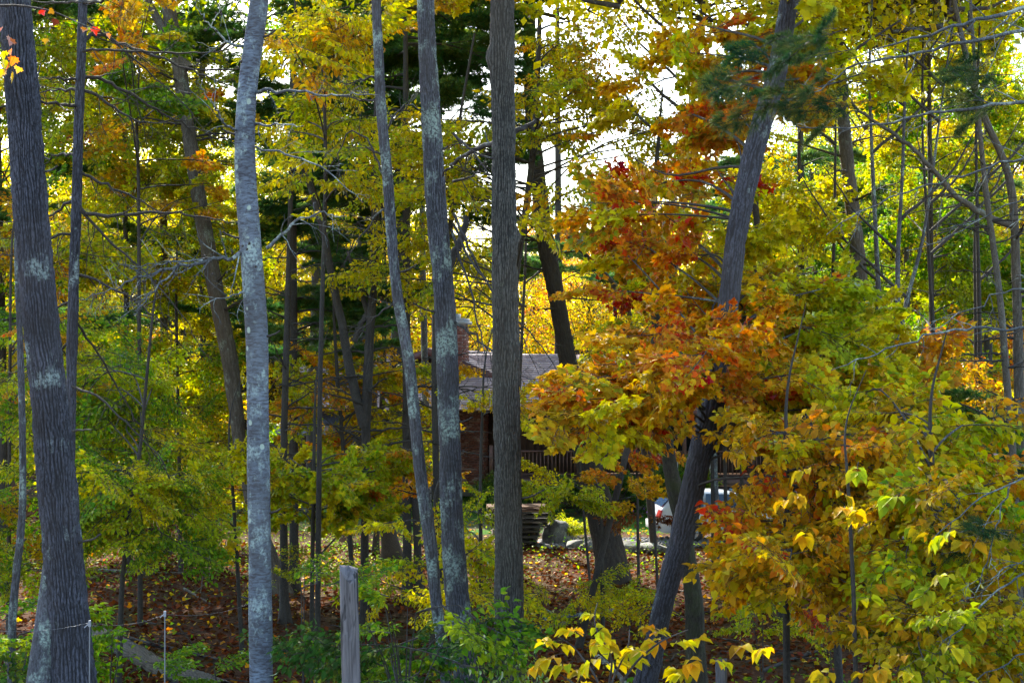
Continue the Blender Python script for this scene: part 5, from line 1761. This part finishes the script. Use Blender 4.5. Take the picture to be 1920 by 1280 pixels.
TH2 = root('hickory_seedling', 'small yellow hickory seedling at the bottom right of the leaning red maple trunk', 'sapling', (P(1310, 1330, 9.0)[0], 9.0, g1(P(1310, 1330, 9)[0], 9.0)), None)
hb2 = np.array(TH2.location)
q = smooth_path(np.array([hb2, P(1300, 1290, 9), P(1310, 1240, 9)]), 8)
acc = Acc(); acc.tube(q - hb2, .006, 6, cap=False); link('stem', acc.mesh('stem', [BARK['twig']]), TH2)
for px, py in [(1300, 1200), (1330, 1235), (1270, 1250), (1310, 1262), (1255, 1190), (1290, 1225)]:
    hickory_leaf(TH2, hb2, P(px, py, 9 + random.uniform(-.3, .3)), random.uniform(0, 6.28), random.uniform(-.5, .1), .7)
TH3 = root('hickory_seedling', 'yellow hickory seedling low in the bottom right thicket', 'sapling', (P(1640, 1330, 9.0)[0], 9.0, g1(P(1640, 1330, 9)[0], 9.0)), None)
hb3 = np.array(TH3.location)
acc = Acc(); acc.tube(smooth_path(np.array([hb3, P(1650, 1290, 9), P(1660, 1240, 9)]), 8) - hb3, .006, 6, cap=False); link('stem', acc.mesh('stem', [BARK['twig']]), TH3)
for px, py in [(1650, 1235), (1690, 1255), (1620, 1262), (1570, 1250), (1720, 1225)]:
    hickory_leaf(TH3, hb3, P(px, py, 9 + random.uniform(-.3, .3)), random.uniform(0, 6.28), random.uniform(-.5, .1), .7, ('olive', 'lime', 'yellow'))
# hickory leaves high in the golden beech area belong to a taller hickory
TH4 = Tree('young_hickory', 'young hickory stem with hand shaped leaf clusters among the olive beech leaves', 'sapling', None, [(1590, 900, 6), (1600, 1100, 8), (1605, 1280, 9)], 10, top=4.6, bark='dark', seg=12)
for k in range(26):
    px, py = random.uniform(1380, 1860), random.uniform(860, 1230)
    hickory_leaf(TH4.root, TH4.base, P(px, py, 9.3 + random.uniform(-.5, .8)), random.uniform(0, 6.28), random.uniform(-.6, .2), random.uniform(.6, .8), ('yellow', 'gold', 'olive', 'lime') if px < 1600 else ('olive', 'lime', 'lime'))

# green honeysuckle between post and trunks
def shrub(name, lab, cat, px, py, d, group=None, base_px=None):
    p = P(px, py, d)
    g = g1(p[0], p[1])
    t = root(name, lab, cat, (p[0], p[1], g), group)
    return t, np.array(t.location)


def fill_shrub(t, b, box, dr, n, fam_, pal, sc, indiv=None, stems=6, pitch=(-.5, .4)):
    x0, y0, x1, y1 = box
    ends = []
    for k in range(stems):
        e = P(random.uniform(x0, x1), random.uniform(y0, (y0 + y1) / 2), random.uniform(*dr))
        m = b * .5 + e * .5 + [0, 0, .15 * np.linalg.norm(e - b)]
        q = smooth_path(np.array([b + [0, 0, -.05], b * .8 + m * .2 + [0, 0, .1], m, e]), 12)
        acc = Acc(); acc.tube(q - b, np.linspace(.012, .003, 12), 5, cap=False)
        o = link('stem', acc.mesh('stem', [BARK['twig']], True), t)
        ends.append((q, o))
    for k in range(n):
        p = P(random.uniform(x0, x1), random.uniform(y0, y1), random.uniform(*dr))
        g = g1(p[0], p[1]) + .08
        if p[2] < g: p[2] = g + random.random() * .3
        # nearest stem point
        q, o = min(ends, key=lambda s_: np.min(np.linalg.norm(s_[0] - p, axis=1)))
        i = np.argmin(np.linalg.norm(q - p, axis=1)); qq = q[i]
        dv = p - qq; L_ = np.linalg.norm(dv)
        if L_ > .25:
            acc = Acc(); acc.tube(smooth_path(np.array([qq, qq + dv * .5 + [0, 0, .05 * L_], p]), 5) - b, np.linspace(.006, .003, 5), 4, cap=False)
            link('twig', acc.mesh('twig', [BARK['twig']]), o)
        yaw = math.atan2(dv[0], dv[1]) + random.gauss(0, .7)
        if indiv is not None and indiv[0] > 0: put_spray_leaves(o, b, p, yaw, fam_, pal, sc, indiv)
        else: put_spray(o, b, p, yaw, fam_, pal, sc, pitch=random.uniform(*pitch))


t, b = shrub('honeysuckle_bush', 'dense green honeysuckle bush in front of the two grey trunks, right of the split post', 'bush', 760, 1330, 11.5)
hc = [300]
fill_shrub(t, b, (680, 1110, 870, 1250), (10.6, 11.6), 7, 'small', 'green', 1.0, hc, 5)
fill_shrub(t, b, (690, 1180, 850, 1290), (10.8, 12.6), 9, 'small', [('dark', 3), ('green', 2)], 1.05, None, 8)
t, b = shrub('viburnum_bush', 'green bush with some dark red leaves left of the split post', 'bush', 600, 1340, 13)
fill_shrub(t, b, (560, 1180, 650, 1290), (12.6, 14), 8, 'small', [('dark', 3), ('green', 2), ('brown', .6)], 1.05, None, 7)
t, b = shrub('viburnum_bush', 'low green bush left of the largest dark trunk', 'bush', 50, 1330, 12.6)
fill_shrub(t, b, (-20, 1160, 80, 1290), (12.4, 14), 13, 'small', [('dark', 2), ('green', 2)], 1.1, None, 5)
for k, (px, py, d, n, pal, fm, lab) in enumerate((
        (205, 1230, 13, 1, 'green', 'small', 'small green seedling in front of the mossy log beside the largest trunk'),
        (265, 1290, 14, 1, 'green', 'small', 'green seedling below the mossy log'),
        (415, 1275, 15, 1, [('green', 1), ('yellow', 1)], 'small', 'pale seedling just left of the silvery trunk foot'),
        (570, 1120, 13, 1, 'green', 'tinyg', 'green sprig arching beside the silvery trunk'),
        (540, 1085, 24, 3, 'lime', 'tinyg', 'yellow green seedling at the foot of the forked oak'),
        (1090, 1120, 24, 5, [('yellow', 2), ('lime', 1)], 'tinyg', 'yellow green seedling on the litter right of the straight furrowed trunk'),
        (1000, 1140, 20, 4, 'yellow', 'tinyg', 'small yellow seedling beside the straight furrowed trunk'),
        (1180, 1120, 25, 3, 'lime', 'tinyg', 'tiny seedling at the flared oak foot'),
        (1240, 1150, 22, 3, [('yellow', 1)], 'tinyg', 'yellow seedling left of the leaning red maple foot'),
        (1430, 1180, 19, 4, 'lime', 'tinyg', 'bright green seedling beneath the golden beech'),
        (1560, 1190, 20, 4, [('red', 1), ('lime', 1)], 'tinyg', 'reddish seedling beneath the thicket'),
        (900, 1150, 16, 5, [('yellow', 2), ('lime', 1)], 'tinyg', 'yellow shoots between the thick grey and furrowed trunks'),
        (1110, 990, 40.5, 5, 'lime', 'small', 'bright lime green weed at the lawn edge above the pointed boulder'),
        (1075, 985, 41, 4, 'lime', 'small', 'lime green weed left of the flared oak on the lawn edge'))):
    t, b = shrub('seedling', lab, 'plant', px, py, d, 'seedlings on the wood floor')
    p = P(px, py, d)
    fill_shrub(t, b, (px - 500 / d, py - 700 / d, px + 500 / d, py + 100 / d), (d - .3, d + .3), n + 2, fm, pal, .8 if d < 30 else 1.0, None, 2)

# ------------------------------------------------------------------ understory trees and saplings
US = 'understory saplings of the wood'
def sapling(lab, pts, d, top, parts, name='sapling', bark='dark', cat='sapling', seg=12, kinds=None, group=US):
    t = Tree(name, lab, cat, group, pts, d, top=top, bark=bark, seg=seg, flare=1.2)
    for (box, dr, nl, ns, fm, pal, sc) in parts:
        t.foliage(box, dr, nl, ns, fm, pal, sc, r0=.022, rise=.25)
    return t


sapling('orange and lime leaved sapling in front of the flared oak', [(1125, 820, 5), (1128, 960, 6), (1130, 1150, 8)], 24, 4.2,
        [((1120, 780, 1250, 860), (23, 25), 6, 3, 'maple', [(G_, 2), (O, 2), (AU, 1)], .9), ((1100, 850, 1230, 950), (23, 25), 8, 3, 'maple', [(G_, 2), (O, 2)], .9), ((1020, 900, 1090, 950), (23, 25), 5, 3, 'small', [(LI, 3), (Y, 1)], 1.3)])
sapling('thin bare sapling between the flared oak and the mossy trunk', [(1190, 780, 4), (1195, 900, 5), (1198, 1130, 6)], 25, 4.6, [((1140, 770, 1260, 850), (24, 26), 5, 3, 'maple', [(O, 2), (RD, 1), (Y, 1)], .8)])
sapling('thin bare stem just left of the mossy trunk', [(1222, 860, 4), (1226, 960, 5), (1232, 1080, 5)], 27, 4.0, [((1190, 930, 1230, 1010), (26.5, 27.5), 3, 2, 'small', 'brown', 1.2)])
sapling('slim dark stem left of the flared oak', [(1088, 880, 4), (1096, 980, 5), (1106, 1090, 5)], 29, 3.8, [((1050, 870, 1130, 930), (28, 30), 3, 3, 'small', [(Y, 1), (LI, 1)], 1.2)])
for px, lab in ((1336, 'straight thin stem crossing the white car near its rear door'), (1360, 'thicker straight stem crossing the middle of the white car'), (1391, 'third thin stem crossing the white car toward its bonnet')):
    sapling(lab, [(px - 2, 700, 5), (px, 900, 7), (px + 2, 1060, 8)], 30, 7.5, [((px - 70, 560, px + 70, 760), (29, 31), 5, 5, 'mid', [(Y, 2), (G_, 1), (LI, 1)], .9)])
sapling('yellow leaved sapling spray between the pine trunk foot and the leaning grey trunk', [(815, 940, 6), (812, 1000, 7), (810, 1120, 9)], 20, 3.4,
        [((700, 975, 900, 1090), (18.5, 20.5), 14, 5, 'cherry', [(Y, 4), (LI, 1)], .8)])
sapling('lime green and yellow sapling right of the thick grey trunk', [(905, 760, 5), (900, 900, 6), (902, 1060, 8)], 21, 5.6,
        [((870, 680, 985, 860), (20, 22), 11, 4, 'cherry', [(Y, 2), (G_, 1)], .7), ((870, 860, 920, 980), (20, 21.5), 7, 4, 'cherry', [(LI, 1)], .6), ((860, 970, 925, 1080), (20, 22), 6, 4, 'cherry', [(Y, 2)], .8)])
sapling('yellow and green maple sapling right of the silvery trunk', [(590, 780, 5), (588, 900, 7), (586, 1050, 8)], 24, 5.5,
        [((510, 850, 660, 1000), (22, 26), 34, 5, 'maple', [(LI, 3), (Y, 3), (GR, 1)], 1.0), ((600, 840, 760, 960), (24, 27), 24, 5, 'maple', [(G_, 2), (Y, 2), (LI, 2), (O, 1)], 1.0)])
sapling('yellow maple sapling leaning to the silvery trunk from the left', [(430, 840, 5), (438, 940, 6), (446, 1080, 8)], 23, 4.6,
        [((390, 860, 465, 1030), (22, 24), 14, 4, 'maple', [(Y, 3), (LI, 2), (G_, 1)], 1.0)])
sapling('green beech sapling with an arching stem right of the largest dark trunk', [(285, 600, 5), (262, 850, 7), (240, 980, 8), (228, 1100, 10), (224, 1240, 11)], 17.5, 6.2,
        [((160, 860, 360, 1040), (16, 19), 32, 6, 'tinyg', [(GR, 3), (LI, 3), (Y, .6)], .8), ((150, 620, 330, 880), (17, 20), 22, 6, 'tinyg', [(GR, 3), (LI, 3), (Y, 1)], 1.0)])
sapling('tall green beech filling the space behind the dead branched pine', [(330, 560, 5), (335, 800, 6), (338, 1010, 8)], 33, 9,
        [((150, 640, 460, 940), (31.5, 37), 66, 6, 'midoval', [(GR, 3), (LI, 4), (Y, 2)], .9)], 'beech_tree', cat='tree')
sapling('yellow leaved beech low behind the thin dark trunk', [(345, 700, 6), (346, 850, 6), (348, 990, 7)], 37, 8,
        [((250, 620, 460, 900), (34, 40), 34, 6, 'mid', [(Y, 3), (G_, 2), (LI, 1)], .9)], 'beech_tree', cat='tree')
sapling('green maple with hanging leaves behind the largest trunk', [(20, 500, 5), (18, 800, 6), (16, 1050, 8)], 22, 8,
        [((-40, 560, 160, 1080), (18, 25), 50, 6, 'tinyg', [(GR, 2), (LI, 3), (OL, 1), (O, .4)], .85)], 'maple_tree', cat='tree')
sapling('yellow and orange sapling beside the lean-to roof of the house', [(628, 640, 6), (640, 800, 7), (652, 960, 9)], 30, 8,
        [((570, 640, 700, 900), (29, 33), 40, 6, 'mid', [(LI, 2), (Y, 2), (G_, 2), (O, 1)], .8), ((690, 680, 830, 900), (30, 36), 44, 5, 'mid', [(G_, 2), (Y, 2), (LI, 2), (O, .6)], .75)])

# mid-height crowns of yellow leaves, backlit
def leafy(lab, pts, d, top, parts, **k):
    return sapling(lab, pts, d, top, parts, name=k.get('name', 'birch_tree'), cat='tree', seg=14, group='leafy trees in the middle of the wood')


T6b = leafy('bright yellow leaved tree whose boughs cross behind the furrowed trunk', [(1010, 100, 10), (1000, 300, 12), (960, 560, 14), (950, 900, 18)], 25, 14,
            [((660, 190, 930, 350), (22, 27), 34, 6, 'cherry', [(Y, 6), (LI, 1)], 1.0), ((975, 60, 1090, 400), (21, 26), 24, 6, 'cherry', [(Y, 5), (G_, 1), (LI, 1)], 1.0), ((1000, 30, 1290, 150), (22, 26), 11, 4, 'cherry', [(Y, 3), (OL, 2), (LI, 1)], .8), ((1080, 130, 1430, 260), (22, 26), 30, 7, 'cherry', [(Y, 3), (OL, 2), (LI, 1)], .9),
             ((600, 380, 900, 560), (23, 28), 26, 6, 'cherry', [(Y, 4), (LI, 2)], .9)])
T6c = leafy('yellow leaved tree hanging over the top between the silvery and slender grey trunks', [(600, -50, 6), (612, 300, 7), (600, 700, 9), (598, 900, 10)], 22, 15,
            [((520, -40, 700, 70), (17, 22), 18, 6, 'cherry', [(Y, 5), (G_, 1)], 1.0), ((520, 70, 700, 330), (20, 26), 24, 6, 'cherry', [(Y, 3), (LI, 3)], .9), ((900, -60, 1250, 0), (22, 27), 10, 5, 'maple', [(Y, 2), (OL, 1), (RD, .5)], 1.1)])
leafy('orange and yellow oak hanging over the top left behind the dead branched pine', [(240, -40, 5), (260, 300, 6), (262, 900, 9)], 26, 15,
      [((180, -40, 300, 40), (18, 24), 8, 5, 'maple', [(G_, 4), (O, 2), (Y, 2)], 1.0), ((385, 150, 450, 400), (27, 32), 12, 5, 'maple', [(G_, 2), (AU, .6), (Y, 4)], 1.0), ((240, 60, 340, 190), (24, 28), 9, 6, 'maple', 'green', 1.2)])
leafy('pale yellow green birch glowing behind the dead branched pine', [(230, 40, 8), (235, 400, 9), (240, 900, 11)], 34, 17,
      [((90, 60, 440, 420), (31, 38), 80, 7, 'midoval', [(LI, 5), (Y, 2), (OL, 1)], 1.0), ((180, 400, 460, 660), (30, 36), 44, 6, 'midoval', [(LI, 4), (Y, 2)], .95)])
leafy('yellow maple at the left edge behind the largest trunk', [(-10, 40, 12), (0, 500, 16), (5, 900, 20)], 30, 15,
      [((-60, -30, 260, 110), (30, 38), 42, 6, 'midoval', [(LI, 3), (Y, 1), (GR, 2)], 1.1), ((-60, 80, 160, 560), (26, 33), 46, 6, 'midoval', [(LI, 3), (Y, 2), (G_, 1), (O, .5), (GR, 1)], 1.0)])
leafy('bright green maple behind the leaning red maple trunk', [(1500, 380, 10), (1505, 600, 12), (1510, 860, 16)], 30, 11,
      [((1395, 420, 1600, 590), (28, 31), 30, 6, 'mid', [(GR, 6)], .85), ((1430, 320, 1600, 440), (26, 30), 18, 6, 'mid', [(Y, 4), (LI, 1)], .85), ((1480, 560, 1650, 700), (26, 30), 20, 6, 'mid', [(LI, 2), (Y, 2)], .85)])
leafy('green and yellow maple filling the upper right behind the pine limbs', [(1740, -20, 7), (1745, 400, 9), (1750, 860, 11)], 32, 16,
      [((1590, 60, 1930, 330), (31, 38), 52, 6, 'mid', [(Y, 3), (LI, 3), (GR, 2)], .95), ((1700, 380, 1930, 600), (31, 37), 40, 6, 'mid', [(GR, 4), (LI, 3)], .95), ((1560, -60, 1930, 60), (31, 36), 20, 6, 'mid', [(GR, 2), (LI, 2), (Y, 2)], 1.0)])
leafy('yellow leaved maple among thin trunks at the right', [(1700, 500, 10), (1702, 700, 12), (1704, 860, 15)], 38, 13,
      [((1620, 580, 1930, 800), (34, 42), 56, 6, 'mid', [(LI, 3), (Y, 3), (GR, 2), (G_, 1)], 1.0)])
leafy('orange beech glowing low at the far right', [(1830, 560, 8), (1832, 750, 10), (1834, 860, 12)], 30, 9,
      [((1740, 600, 1930, 760), (28, 32), 20, 5, 'cherry', [(G_, 3), (O, 3)], 1.0), ((1740, 740, 1930, 880), (26, 31), 16, 5, 'cherry', [(G_, 3), (Y, 2)], 1.0)])
leafy('loose yellow maple above the roof, right of the furrowed trunk', [(1000, 380, 8), (1180, 560, 9), (1200, 760, 12)], 38, 11,
      [((1100, 520, 1330, 660), (34, 40), 14, 6, 'mid', [(Y, 4), (LI, 2)], 1.0), ((1240, 560, 1420, 680), (32, 38), 16, 6, 'mid', [(Y, 4), (LI, 1)], .9)])

# pines of the middle distance: flat dark boughs
def pine(lab, px, d, top, boxes, w0=14):
    t = Tree('pine_tree', lab, 'tree', 'dark pines in the wood', [(px, 0, w0 * .6), (px + 2, 500, w0), (px + 3, 900, w0 * 1.2)], d, top=top, bark='dark', seg=14)
    for (box, dr, nl, ns, sc) in boxes:
        x0, y0, x1, y1 = box
        for k in range(round(nl * .48)):
            e = P(random.uniform(x0, x1), random.uniform(y0, y1), random.uniform(*dr))
            hd = math.hypot(e[0] - t.base[0], e[1] - t.base[1])
            st, rr = t.at(e[2] - .05 * hd)
            n = 8
            q = smooth_path(np.array([st, st * .5 + e * .5 + [0, 0, .08 * hd], e]), n)
            acc = Acc(); acc.tube(q - t.base, np.linspace(.035, .008, n), 5, cap=False)
            br = link('branch', acc.mesh('branch', [BARK['dark']], True), t.root)
            yaw = math.atan2(e[0] - st[0], e[1] - st[1])
            for j in range(ns):
                tt = 1 - .75 * j / ns; i0 = min(n - 2, int(tt * (n - 1)))
                put_spray(br, t.base, q[i0] + (q[i0 + 1] - q[i0]) * (tt * (n - 1) - i0), yaw + (0 if j == 0 else random.choice((-1, 1)) * random.uniform(.5, 1.3)), 'pine', 'needle', sc, pitch=random.uniform(-.15, .2), roll=random.gauss(0, .2), name='needle_bough')
    return t


pine('tall dark pine between the slender grey and thick grey trunks', 760, 29, 19, [((610, -60, 930, 200), (29, 36), 34, 6, .95), ((640, 200, 900, 420), (27, 32), 16, 5, .9), ((560, 330, 760, 640), (29, 34), 16, 5, .8)])
pine('dark pine right behind the silvery trunk', 548, 31, 18, [((440, 60, 640, 420), (33, 40), 26, 5, .9), ((470, 430, 660, 700), (31, 36), 20, 5, .8), ((380, 0, 480, 120), (34, 40), 6, 5, .9)])
pine('dim pine left of the forked oak', 305, 36, 17, [((330, 440, 470, 700), (34, 38), 12, 5, .9), ((160, 560, 330, 700), (37, 41), 4, 5, .9), ((180, 0, 300, 120), (38, 44), 4, 5, 1.1)])
pine('dark pine at the left edge of the wood', -20, 26, 16, [((-60, 330, 120, 640), (26, 30), 8, 5, .85), ((-60, -20, 120, 150), (28, 33), 4, 5, .9)])
pine('loose pine above the roof to the right of the furrowed trunk', 1045, 62, 17, [((985, 390, 1130, 520), (58, 66), 14, 5, 1.2)])
pine('dark far pine behind the thin trunks at the right', 1500, 48, 16, [((1400, 280, 1620, 460), (45, 52), 16, 5, 1.2), ((1560, 640, 1700, 760), (44, 50), 8, 5, 1.0)])
pine('dark pine low at the far right', 1850, 40, 11, [((1780, 780, 1930, 880), (22, 26), 8, 5, .8), ((1640, 300, 1760, 420), (38, 44), 8, 5, 1.1)])

# large unseen crowns above the frame, many added over the trunks to shade the foreground
for T, z, R, pal, n in ((T1, 17, 3.0, [(LI, 1), (Y, 1)], 1), (T3, 17, 3, [(LI, 1), (GR, 1)], 1), (T5, 17.5, 3.0, [(Y, 1), (LI, 1)], 1), (T6, 17.5, 3.0, [(Y, 1), (G_, 1)], 1), (T6b, 17.6, 3, [(Y, 1)], 4), (T13, 15.5, 3, [(Y, 1)], 3), (T9, 12.5, 3, [(Y, 1)], 2), (T7, 17.5, 3.6, [(Y, 1), (LI, 1)], 3),
                        (T10, 17, 3.8, [(LI, 1), (Y, 1)], 3), (T17, 17.5, 3.8, [(LI, 1), (GR, 1)], 3), (T11, 15.5, 3.2, [(Y, 1), (LI, 1)], 1), (T18, 14, 3.2, [(LI, 1), (Y, 1)], 2)):
    T.crown(z, R, pal, n, 1.1)

# ------------------------------------------------------------------ the far wood
FG = 'trees of the far wood behind the house'
_seen = {}
def far_label(px, d, pal):
    tone = {'yellow': 'yellow', 'gold': 'golden', 'orange': 'orange', 'lime': 'lime green', 'green': 'green', 'dark': 'dark green', 'pink': 'pinkish orange'}[max(pal, key=lambda p: p[1])[0]]
    for lim, wh in ((-20, 'beyond the left edge'), (90, 'behind the largest trunk'), (180, 'behind the dead branched pine'), (260, 'right of the dead branched pine'), (340, 'left of the forked oak'), (420, 'behind the forked oak'), (500, 'behind the silvery trunk'),
                    (570, 'just right of the silvery trunk'), (640, 'left of the twin stems'), (710, 'behind the twin stems'), (790, 'behind the slender grey trunk'), (850, 'behind the thick grey trunk'), (910, 'over the chimney'), (970, 'behind the furrowed oak'),
                    (1030, 'just right of the furrowed oak'), (1070, 'behind the flared oak'), (1130, 'over the roof end'), (1190, 'left part behind the red maple leaves'), (1250, 'right part behind the red maple leaves'), (1320, 'left of the leaning red maple'), (1400, 'behind the leaning red maple'), (1460, 'right of the leaning red maple'),
                    (1520, 'behind the bright green maple'), (1580, 'left of the brown upright trunk'), (1640, 'behind the brown upright trunk'), (1710, 'behind the thin grey stems'), (1780, 'right of the thin grey stems'), (1850, 'behind the crooked lichened trunk'), (1930, 'behind the far right maple'), (9999, 'beyond the right edge')):
        if px < lim: break
    how = 'near' if d < 70 else 'middle' if d < 97 else 'distant' if d < 120 else 'farthest'
    lab = f'{tone} {how} row tree of the far wood, {wh}'
    n = _seen.get(lab, 0); _seen[lab] = n + 1
    return lab if not n else lab.replace(tone, ('paler ', 'lower ', 'wider ')[min(2, n - 1)] + tone, 1)


def far_tree(px, d, H, R, pal, lab, bark='dark', nc=3, low=.3, name='far_tree'):
    p0 = P(px, 700, d)
    g = g1(p0[0], p0[1])
    base = np.array([p0[0], p0[1], g])
    lab = far_label(px, d, pal)
    t = root(name, lab, 'tree', tuple(base), FG)
    lean = random.gauss(0, .03)
    n = 10
    z = np.linspace(-.3, H * .92, n)
    q = np.stack([z * lean + np.cumsum(rng.normal(0, .06, n)), z * 0, z], 1)
    acc = Acc(); acc.tube(q, np.linspace(.1 + H * .008, .03, n), 8, cap=False)
    for k in range(6):
        zz = H * random.uniform(.25, .8); i = int(zz / H * (n - 1)); a = random.random() * 6.28; l = R * random.uniform(.5, .9)
        acc.tube(np.array([q[i], q[i] + [l * .5 * math.cos(a), l * .5 * math.sin(a), l * .35], q[i] + [l * math.cos(a), l * math.sin(a), l * .95]]), [.06, .04, .015], 5, cap=False)
    link('trunk', acc.mesh('trunk', [BARK[bark]], True), t)
    for k in range(nc):
        zc = H * (low + (1 - low) * (k + .5) / nc)
        rr = R * (1.0 if k < nc - 1 else .75)
        o = link('crown', random.choice(CROWN), t, (zc * lean + random.gauss(0, R * .22), random.gauss(0, R * .22), zc))
        o.rotation_euler = (0, 0, random.uniform(0, 6.28)); s = rr / 3.0
        o.scale = (s, s, s * random.uniform(.8, 1.1)); set_leaf_mat(o, 1, pick(pal))
    return t


YG = [(Y, 3), (G_, 3), (O, .8), (LI, 1)]
row = []
# behind the roof: low glowing wood (keeps the sky open above)
for i, (px, d, H, R, pal) in enumerate(((820, 76, 8.5, 3, [(Y, 1), (G_, 1)]), (880, 80, 9.5, 3.2, [(G_, 2), (Y, 1)]), (935, 88, 10, 3.6, [(Y, 2), (G_, 1)]), (1000, 92, 12, 3.4, [(O, 1), (G_, 1)]), (1045, 84, 10, 3.2, [(Y, 1), (O, .6)]),
                                        (1090, 78, 9.5, 3.0, [(Y, 2), (G_, 1)]), (1150, 82, 13, 3.6, [(Y, 3), (LI, 1)]), (1215, 86, 15, 3.8, [(Y, 2), (G_, 1)]), (1280, 80, 15, 3.6, [(Y, 3), (O, .5)]), (1350, 84, 16, 3.8, [(Y, 2), (LI, 1)]),
                                        (1020, 104, 13, 4, [('pink', 1), (O, 1)]), (1110, 108, 13, 4, [(G_, 1)]), (900, 108, 13, 4, [(Y, 1)]), (1200, 110, 18, 4.2, [(Y, 1), (O, 1)]))):
    far_tree(px, d, H, R, pal, f"{['golden', 'orange yellow', 'glowing yellow'][i % 3]} tree of the far wood seen over the shingle roof", nc=3, low=.15)
for i, (px, d, H, R, pal) in enumerate((
        (-80, 56, 14, 3.6, YG), (20, 60, 13, 3.4, [(LI, 2), (Y, 2)]), (110, 57, 12, 3.4, [(LI, 3), (G_, 1)]), (200, 62, 13, 3.6, [(LI, 2), (Y, 2), (GR, 1)]), (290, 58, 12, 3.4, [(Y, 2), (LI, 1)]), (370, 62, 13, 3.4, [(LI, 2), (Y, 1)]), (450, 60, 12, 3.2, [(Y, 2), (LI, 1)]),
        (530, 62, 13.5, 3.4, [(Y, 1), (G_, 1)]), (600, 60, 12.5, 3.2, [(Y, 2), (G_, 2)]), (660, 68, 14, 3.4, [(Y, 2), (G_, 2)]), (730, 66, 13, 3.4, [(Y, 2), (O, .5)]), (780, 74, 14, 3.6, [(Y, 2)]),
        (-60, 78, 19, 4.2, YG), (80, 80, 18, 4.2, [(LI, 1), (Y, 1)]), (230, 82, 18, 4.2, YG), (390, 80, 17, 4.2, [(LI, 1), (Y, 1)]), (500, 84, 19, 4, [(LI, 1), (Y, 1)]), (590, 90, 19, 4.2, YG), (700, 94, 19, 4.2, YG)) ):
    far_tree(px, d, H, R, pal, f"{['yellow green', 'golden', 'lime and yellow'][i % 3]} tree of the far wood behind the left part of the house and the forked oak", nc=4, low=.1)
for i, (px, d, H, R, pal) in enumerate((
        (1420, 62, 12, 3.2, [(Y, 2), (LI, 1)]), (1480, 66, 15, 3.6, [(GR, 2), (LI, 1)]), (1540, 58, 14, 3.2, [('dark', 1), (GR, 1)]), (1600, 64, 16, 3.6, [(LI, 1), (GR, 1)]), (1670, 56, 15, 3.4, [(LI, 2), (Y, 1)]), (1740, 60, 17, 3.6, [(GR, 2), (LI, 1)]),
        (1800, 54, 16, 3.6, [(LI, 1), (Y, 1)]), (1880, 58, 18, 4, [(GR, 1), (LI, 2)]), (1960, 54, 17, 4, YG), (1440, 90, 16, 4, YG), (1550, 88, 19, 4.2, [(LI, 1), (Y, 1)]), (1650, 92, 21, 4.5, [(LI, 1), (Y, 1)]), (1760, 88, 20, 4.5, [(O, 1), (Y, 2)]), (1870, 86, 20, 4.5, [(O, 2), (G_, 2)]), (1990, 80, 20, 4.5, YG))):
    far_tree(px, d, H, R, pal, f"{['green', 'lime green', 'yellow green'][i % 3]} tree of the far wood at the right beyond the thin trunks", nc=4, low=.1)
for px, d, H in ((590, 47, 22), (670, 50, 23), (745, 47, 23), (820, 51, 24)):  # tall trees added for their high, mostly hidden crowns, which shade the litter
    far_tree(px, d, H, 3.4, [(GR, 2)], '', nc=3, low=.7)
for i in range(16):
    px = -350 + i * 175 + random.uniform(-40, 40)
    far_tree(px, 140, 13 if 700 < px < 1420 else 19, 6, YG, '', nc=3, low=.1)

# autumn leaves close at the upper left
def tip(lab, pts, d, spots, r0=.006):
    q = smooth_path(np.array([P(a, b, d) for a, b in pts]), 14)
    t = root('maple_branch', lab, 'branch', tuple(q[0]), None)
    b = q[0]
    acc = Acc(); acc.tube(q - b, np.linspace(r0, .0015, 14), 5, cap=False); tw = link('twig', acc.mesh('twig', [BARK['twig']]), t)
    vs = {k: leaf_variants('maple', T_MAPLE, k) for k in ('pink', 'red', 'gold', 'yellow', 'brown', 'orange')}
    for px, py, k in spots:
        p = P(px, py, d + random.uniform(-.1, .1))
        lo = link('leaf', random.choice(vs[k]), t, tuple(p - b)); lo.rotation_euler = (random.uniform(-2.2, -.9), random.gauss(0, .5), random.uniform(-1.2, 1.2)); s = random.uniform(.028, .042); lo.scale = (s,) * 3
        i = np.argmin(np.linalg.norm(q - p, axis=1))
        acc = Acc(); acc.tube(np.array([q[i], p]) - b, .0009, 4, cap=False); link('leaf_stalk', acc.mesh('leaf_stalk', [BARK['twig']]), t)


tip('drooping maple twig with pink and yellow leaves across the largest trunk', [(-70, 30), (-20, 50), (10, 90), (20, 130)], 4.6,
    [(5, 95, 'yellow'), (20, 92, 'orange'), (28, 105, 'pink'), (18, 120, 'red'), (35, 125, 'pink'), (8, 130, 'orange'), (25, 135, 'gold'), (20, 70, 'brown'), (2, 52, 'red'), (12, 112, 'yellow')])
tip('thin twig with a few red and pink leaves hanging between the two left trunks', [(-60, 20), (20, 8), (100, 20), (160, 50), (205, 62)], 5.5,
    [(78, 18, 'red'), (100, 18, 'pink'), (105, 35, 'brown'), (95, 48, 'brown'), (160, 52, 'orange'), (175, 50, 'red'), (200, 62, 'pink'), (86, 72, 'pink')])
